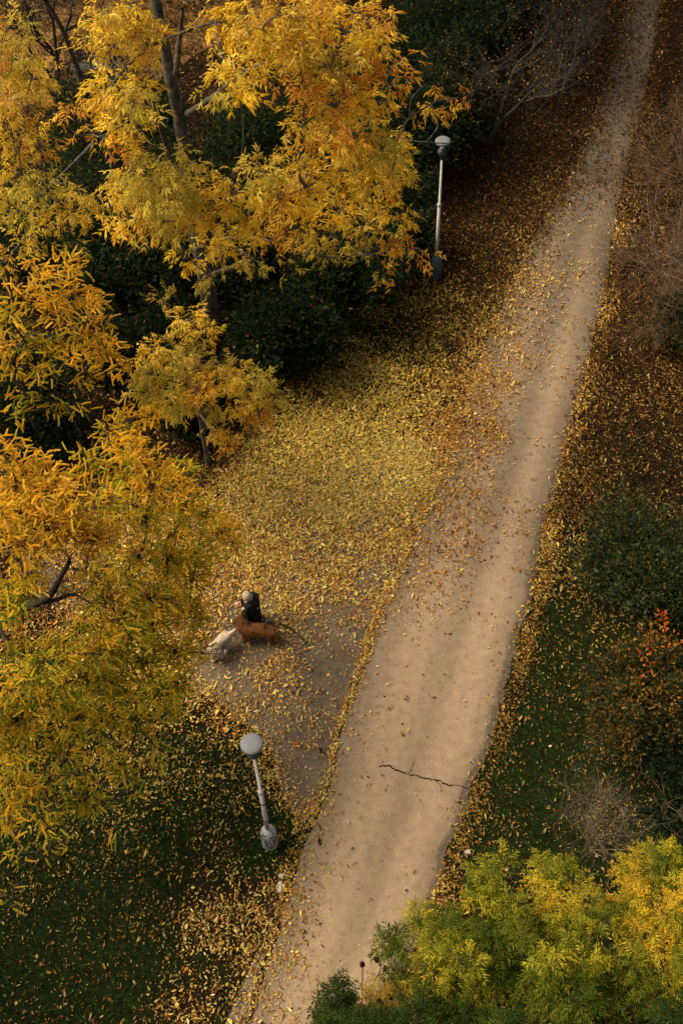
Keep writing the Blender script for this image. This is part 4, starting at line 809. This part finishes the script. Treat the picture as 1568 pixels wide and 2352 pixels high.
def brown_col(P, n, hd, mz):
    c = pick_cols(n, [(.14, .054, .015), (.18, .072, .020), (.09, .034, .010), (.24, .105, .032)])
    k = np.clip(1.6 - np.linalg.norm(P - mz, axis=1) / .18, 0, 1)[:, None]; c = c * (1 - k) + np.array([.018, .013, .009]) * k          # black mask on the muzzle
    q = ((P[:, 2] < .16) & (P[:, 0] < hd[0] + .35))[:, None]; return np.where(q, c * 1.0 + np.array([.20, .12, .05]), c)
def cream_col(P, n, hd, mz):
    c = pick_cols(n, [(.48, .355, .22), (.54, .41, .26), (.36, .26, .16), (.58, .46, .31)])
    k = np.clip(1.1 - np.linalg.norm(P - (mz * .8 + hd * .2), axis=1) / .12, 0, 1)[:, None] * .8; return c * (1 - k) + np.array([.07, .06, .055]) * k
cg, hg = W(655, 796), W(955, 822)
hdB = W(566, 565, .62); mzB = W(588, 485, .60)
t = dog('shaggy reddish brown dog standing beside the kneeling person, black muzzle lifted to the hand', cg, hg, .45, .15, hdB, mzB,
    [(W(606, 822), -1), (W(690, 775), 1), (W(985, 872), -1), (W(915, 790), 1)], [np.array([*W(1000, 860)[:2], .47]), np.array([*W(1030, 880)[:2], .36]), np.array([*W(1035, 900)[:2], .24])], (.12, .04, .011), brown_col, np.array([.55, -.1, -.35]), None, 24000, .068)
cg, hg = W(280, 1022), W(412, 885)
t = dog('shaggy cream dog walking with lowered head and raised tail under the larch tips', cg, hg, .45, .112, W(238, 965, .40), W(236, 1035, .27),
    [(W(240, 1082), 1), (W(340, 1042), -1), (W(398, 968), -1), (W(325, 925), 1)], [W(440, 735, .50), W(475, 710, .57), W(510, 678, .64)], (.50, .40, .29), cream_col, np.array([.3, .35, -.4]), None, 24000, .045)

# ---- the kneeling person
Fd = nrm(np.array([-1, -.22, 0.])); Lf = np.array([Fd[1] * -1, Fd[0], 0]); O = W(752, 592); O[2] = 0
def B(f, s, z): return O + Fd * f + Lf * s + np.array([0, 0, z])       # forward, to the person's left, up
per = thing('person', O, 'kneeling person with pale blond hair, black coat and jeans, reaching toward the brown dog', 'person')
SKIN, *_ = mat('skin', (.44, .25, .175), .5); COAT, n_, l_, b_ = mat('black_coat', (.006, .0065, .007), .85)
cc, ff = noise_ramp(n_, l_, 25, [(.3, (.003, .0035, .004)), (.7, (.009, .0095, .010))], vec=coords(n_)); l_.new(cc, b_.inputs['Base Color']); bump(n_, l_, b_, ff, .5, .02)
JEANS, n_, l_, b_ = mat('blue_jeans', (.03, .05, .09), .8); cc, ff = noise_ramp(n_, l_, 30, [(.3, (.016, .028, .055)), (.7, (.045, .075, .13))], vec=coords(n_)); l_.new(cc, b_.inputs['Base Color'])
SHOE, *_ = mat('grey_shoe', (.13, .11, .09), .6)
hr, hl = W(560, 342, .74), W(648, 434, .72)                             # wrists: far (right) and near (left)
pel, ch, nb, hd = B(0, 0, .50), B(.03, 0, .82), B(.04, 0, 1.01), B(.085, .01, 1.15)
shR, shL = B(.05, -.175, .96), B(.05, .175, .96)
elR = shR * .5 + hr * .5 + np.array([.10, .02, -.08]); elL = shL * .5 + hl * .5 + np.array([.14, -.05, -.12])
fdir = nrm(Fd * .62 + Lf * .55 + np.array([0, 0, -.35])); cup = nrm(np.cross(np.cross(fdir, [0, 0, 1]), fdir))
vs = [(pel, .13), (B(.03, 0, .64), .115), (ch, .125), (nb, .06), (hd - fdir * .02 - cup * .04, .062), (hd + cup * .015, .092), (hd + cup * .055 - fdir * .01, .07)]
es = [(0, 1), (1, 2), (2, 3), (3, 4), (4, 5), (5, 6)]
def addp(par, *chn):
    for p, r in chn: vs.append((np.asarray(p, float), r)); es.append((par, len(vs) - 1)); par = len(vs) - 1
    return par
addp(4, (hd + fdir * .065 - cup * .045, .045), (hd + fdir * .082 - cup * .075, .024))          # jaw and chin
addp(5, (hd + fdir * .095 - cup * .012, .018), (hd + fdir * .112 - cup * .022, .011))           # nose
sd_ = nrm(np.cross(fdir, cup))
for s in (-1, 1): addp(5, (hd + sd_ * s * .085 - cup * .012 - fdir * .005, .018))               # ears
def hand(par, wrist, elbow, s):
    d = nrm(wrist - elbow); v = nrm(np.cross(d, [0, 0, 1])) * s; dn = np.array([0, 0, -1.]); pm = wrist + d * .055
    a = addp(par, (wrist, .024), (pm, .030))
    for k in range(4):
        rt_ = pm + v * (-.028 + .0187 * k) + d * .03; L = (.058, .066, .063, .050)[k]; cu = .55 + .12 * k
        addp(a, (rt_, .0095), (rt_ + d * L * .45 + dn * L * .12, .0088), (rt_ + d * L * .75 + dn * L * (.15 + cu), .008), (rt_ + d * L * .82 + dn * L * (.35 + cu), .007))
    tr_ = pm - v * .030 - d * .015; addp(a, (tr_, .012), (tr_ - v * .020 + d * .03 + dn * .01, .0095), (tr_ - v * .014 + d * .055 + dn * .025, .008))
for sh, el, wr, s in ((shR, elR, hr, 1), (shL, elL, hl, -1)):
    k = addp(2, (sh, .058), (el, .042)); hand(k, wr, el, s)
kneeL, kneeR, ankL, ankR = B(.18, .11, .065), B(.20, -.10, .065), B(-.24, .09, .06), B(-.10, -.09, .06)
for kn, ak, s in ((kneeL, ankL, 1), (kneeR, ankR, -1)):
    k = addp(0, (B(.02, s * .09, .44), .085), (kn, .060), ((kn + ak) / 2 + [0, 0, .005], .055), (ak, .038)); addp(k, (ak - Fd * .10 + [0, 0, -.01], .026))
put(skin(vs, es, 2), 'body', SKIN, per)
cv = [(B(.0, 0, .48), .195), (B(.03, 0, .66), .18), (ch, (.165, .19)), (nb + [0, 0, -.02], .09), (B(.02, 0, .28), .225), (B(.03, 0, .11), .235)]; ce = [(0, 1), (1, 2), (2, 3), (0, 4), (4, 5)]
def addc(par, *chn):
    for p, r in chn: cv.append((np.asarray(p, float), r)); ce.append((par, len(cv) - 1)); par = len(cv) - 1
for sh, el, wr in ((shR, elR, hr), (shL, elL, hl)): addc(2, (sh, .085), (sh * .5 + el * .5, .072), (el, .066), (el * .4 + wr * .6, .056), (wr - nrm(wr - el) * .015, .046))
put(skin(cv, ce, 2), 'coat', COAT, per)
put(skin([(B(-.06, .0, 1.02), .075), (B(-.08, .10, 1.01), .055), (B(-.08, -.10, 1.01), .055), (B(.02, .155, 1.0), .04), (B(.02, -.155, 1.0), .04), (B(-.15, 0, .96), .085)], [(0, 1), (0, 2), (1, 3), (2, 4), (0, 5)], 2), 'hood', COAT, per)
jv, je = [(B(0, 0, .44), .135)], []
for kn, ak, s in ((kneeL, ankL, 1), (kneeR, ankR, -1)):
    i = len(jv); jv += [(B(.03, s * .09, .40), .10), (kn + [0, 0, .01], .075), ((kn + ak) / 2 + [0, 0, .01], .068), (ak - Fd * .02, .056)]; je += [(0, i), (i, i + 1), (i + 1, i + 2), (i + 2, i + 3)]
put(skin(jv, je, 2), 'jeans', JEANS, per)
for ak in (ankL, ankR): put(skin([(ak - Fd * .02, .050), (ak - Fd * .08 + [0, 0, -.005], .048), (ak - Fd * .15 + [0, 0, -.02], .034)], [(0, 1), (1, 2)], 2), 'shoe', SHOE, per)
# hair: strands fall from the crown to the shoulders
HN = 2600; hv = nrm(rng.normal(size=(HN * 3, 3))); loc = np.stack([hv @ fdir, hv @ sd_, hv @ cup], -1); ok = ((loc[:, 2] > -.15) | (loc[:, 0] < .25)) & ~((loc[:, 0] > .15) & (loc[:, 2] < .52)) & ~((loc[:, 0] > .1) & (loc[:, 2] < -.1)); hv = hv[ok][:HN]; HN = len(hv)
p0 = hd + cup * .02 + hv * .096; dn = nrm(np.array([0, 0, -1.]) + .55 * (hv - (hv @ cup)[:, None] * cup) * [1, 1, .3] - .15 * fdir + rng.normal(0, .08, (HN, 3))); ln = np.clip(.08 + .13 * (1 - (hv @ cup)), .06, .26)[:, None] * np.where(hv @ fdir > 0, .4, 1)[:, None] * rng.uniform(.7, 1.1, (HN, 1))
tn = nrm(dn - ((dn * hv).sum(1, keepdims=True)) * hv * .9); sdw = nrm(np.cross(tn, hv)) * .006; p1 = hd + cup * .02 + nrm(p0 + tn * ln * .5 - hd - cup * .02) * .104; p2 = p1 + nrm(tn + [0, 0, -.9]) * ln * .55
V = np.stack([p0 - sdw, p0 + sdw, p1 + sdw, p1 - sdw, p2], 1).reshape(-1, 3); o = np.arange(HN)[:, None] * 5; F = np.concatenate([o + [0, 1, 2], o + [0, 2, 3], o + [3, 2, 4]], 1).reshape(-1, 3)
make_mesh('hair', V, F, FURM, per, col=np.repeat(pick_cols(HN, [(.54, .42, .27), (.44, .33, .20), (.62, .51, .36), (.28, .20, .12)]), 3, 0))
for s in (-1, 1):
    bm = bmesh.new(); bmesh.ops.create_uvsphere(bm, u_segments=10, v_segments=6, radius=.011); me = bpy.data.meshes.new('eye'); bm.to_mesh(me); bm.free(); me.transform(Matrix.Translation(Vector(map(float, hd + fdir * .088 + sd_ * s * .032 + cup * .012)))); me.materials.append(DARK); o = bpy.data.objects.new('eye', me); COL.objects.link(o); o.parent = per; o.matrix_parent_inverse = per.matrix_basis.inverted()
WHITE, *_ = mat('white_badge', (.8, .8, .8), .5)
coat = [c for c in per.children if c.name.startswith('coat')][0]; bpy.context.view_layer.update()
dq = W(790, 418, .0); dr3 = nrm(dq - CAM); inv = coat.matrix_world.inverted(); ok, loc_, nn, _i = coat.ray_cast(inv @ Vector(map(float, CAM)), (inv.to_3x3() @ Vector(map(float, dr3))))
if ok:
    bm = bmesh.new(); bmesh.ops.create_uvsphere(bm, u_segments=12, v_segments=8, radius=.021); q = nn.to_track_quat('Z', 'Y').to_matrix().to_4x4(); me = bpy.data.meshes.new('badge'); bm.to_mesh(me); bm.free()
    me.transform(Matrix.Translation(coat.matrix_world @ loc_) @ q @ Matrix.Diagonal((1, 1, .3, 1))); me.materials.append(WHITE); o = bpy.data.objects.new('badge', me); COL.objects.link(o); o.parent = per; o.matrix_parent_inverse = per.matrix_basis.inverted()
# leash on the ground
LEASH, *_ = mat('dark_leash', (.014, .014, .013), .7); tb = Tubes(); q = spline([np.array([*W(a, b)[:2], .06]) for a, b in [(1060, 628), (1110, 645), (1170, 680), (1235, 715), (1290, 765), (1345, 815), (1380, 855), (1402, 895)]], 6); tb.add(q, np.full(len(q), .017), 6); o = tb.build('leash', LEASH); tag(o, 'thin dark leash lying in a curve on the leafy asphalt behind the brown dog', 'leash')
print('wrists', np.linalg.norm(hr - elR), np.linalg.norm(elR - shR), np.linalg.norm(hl - elL), np.linalg.norm(elL - shL))
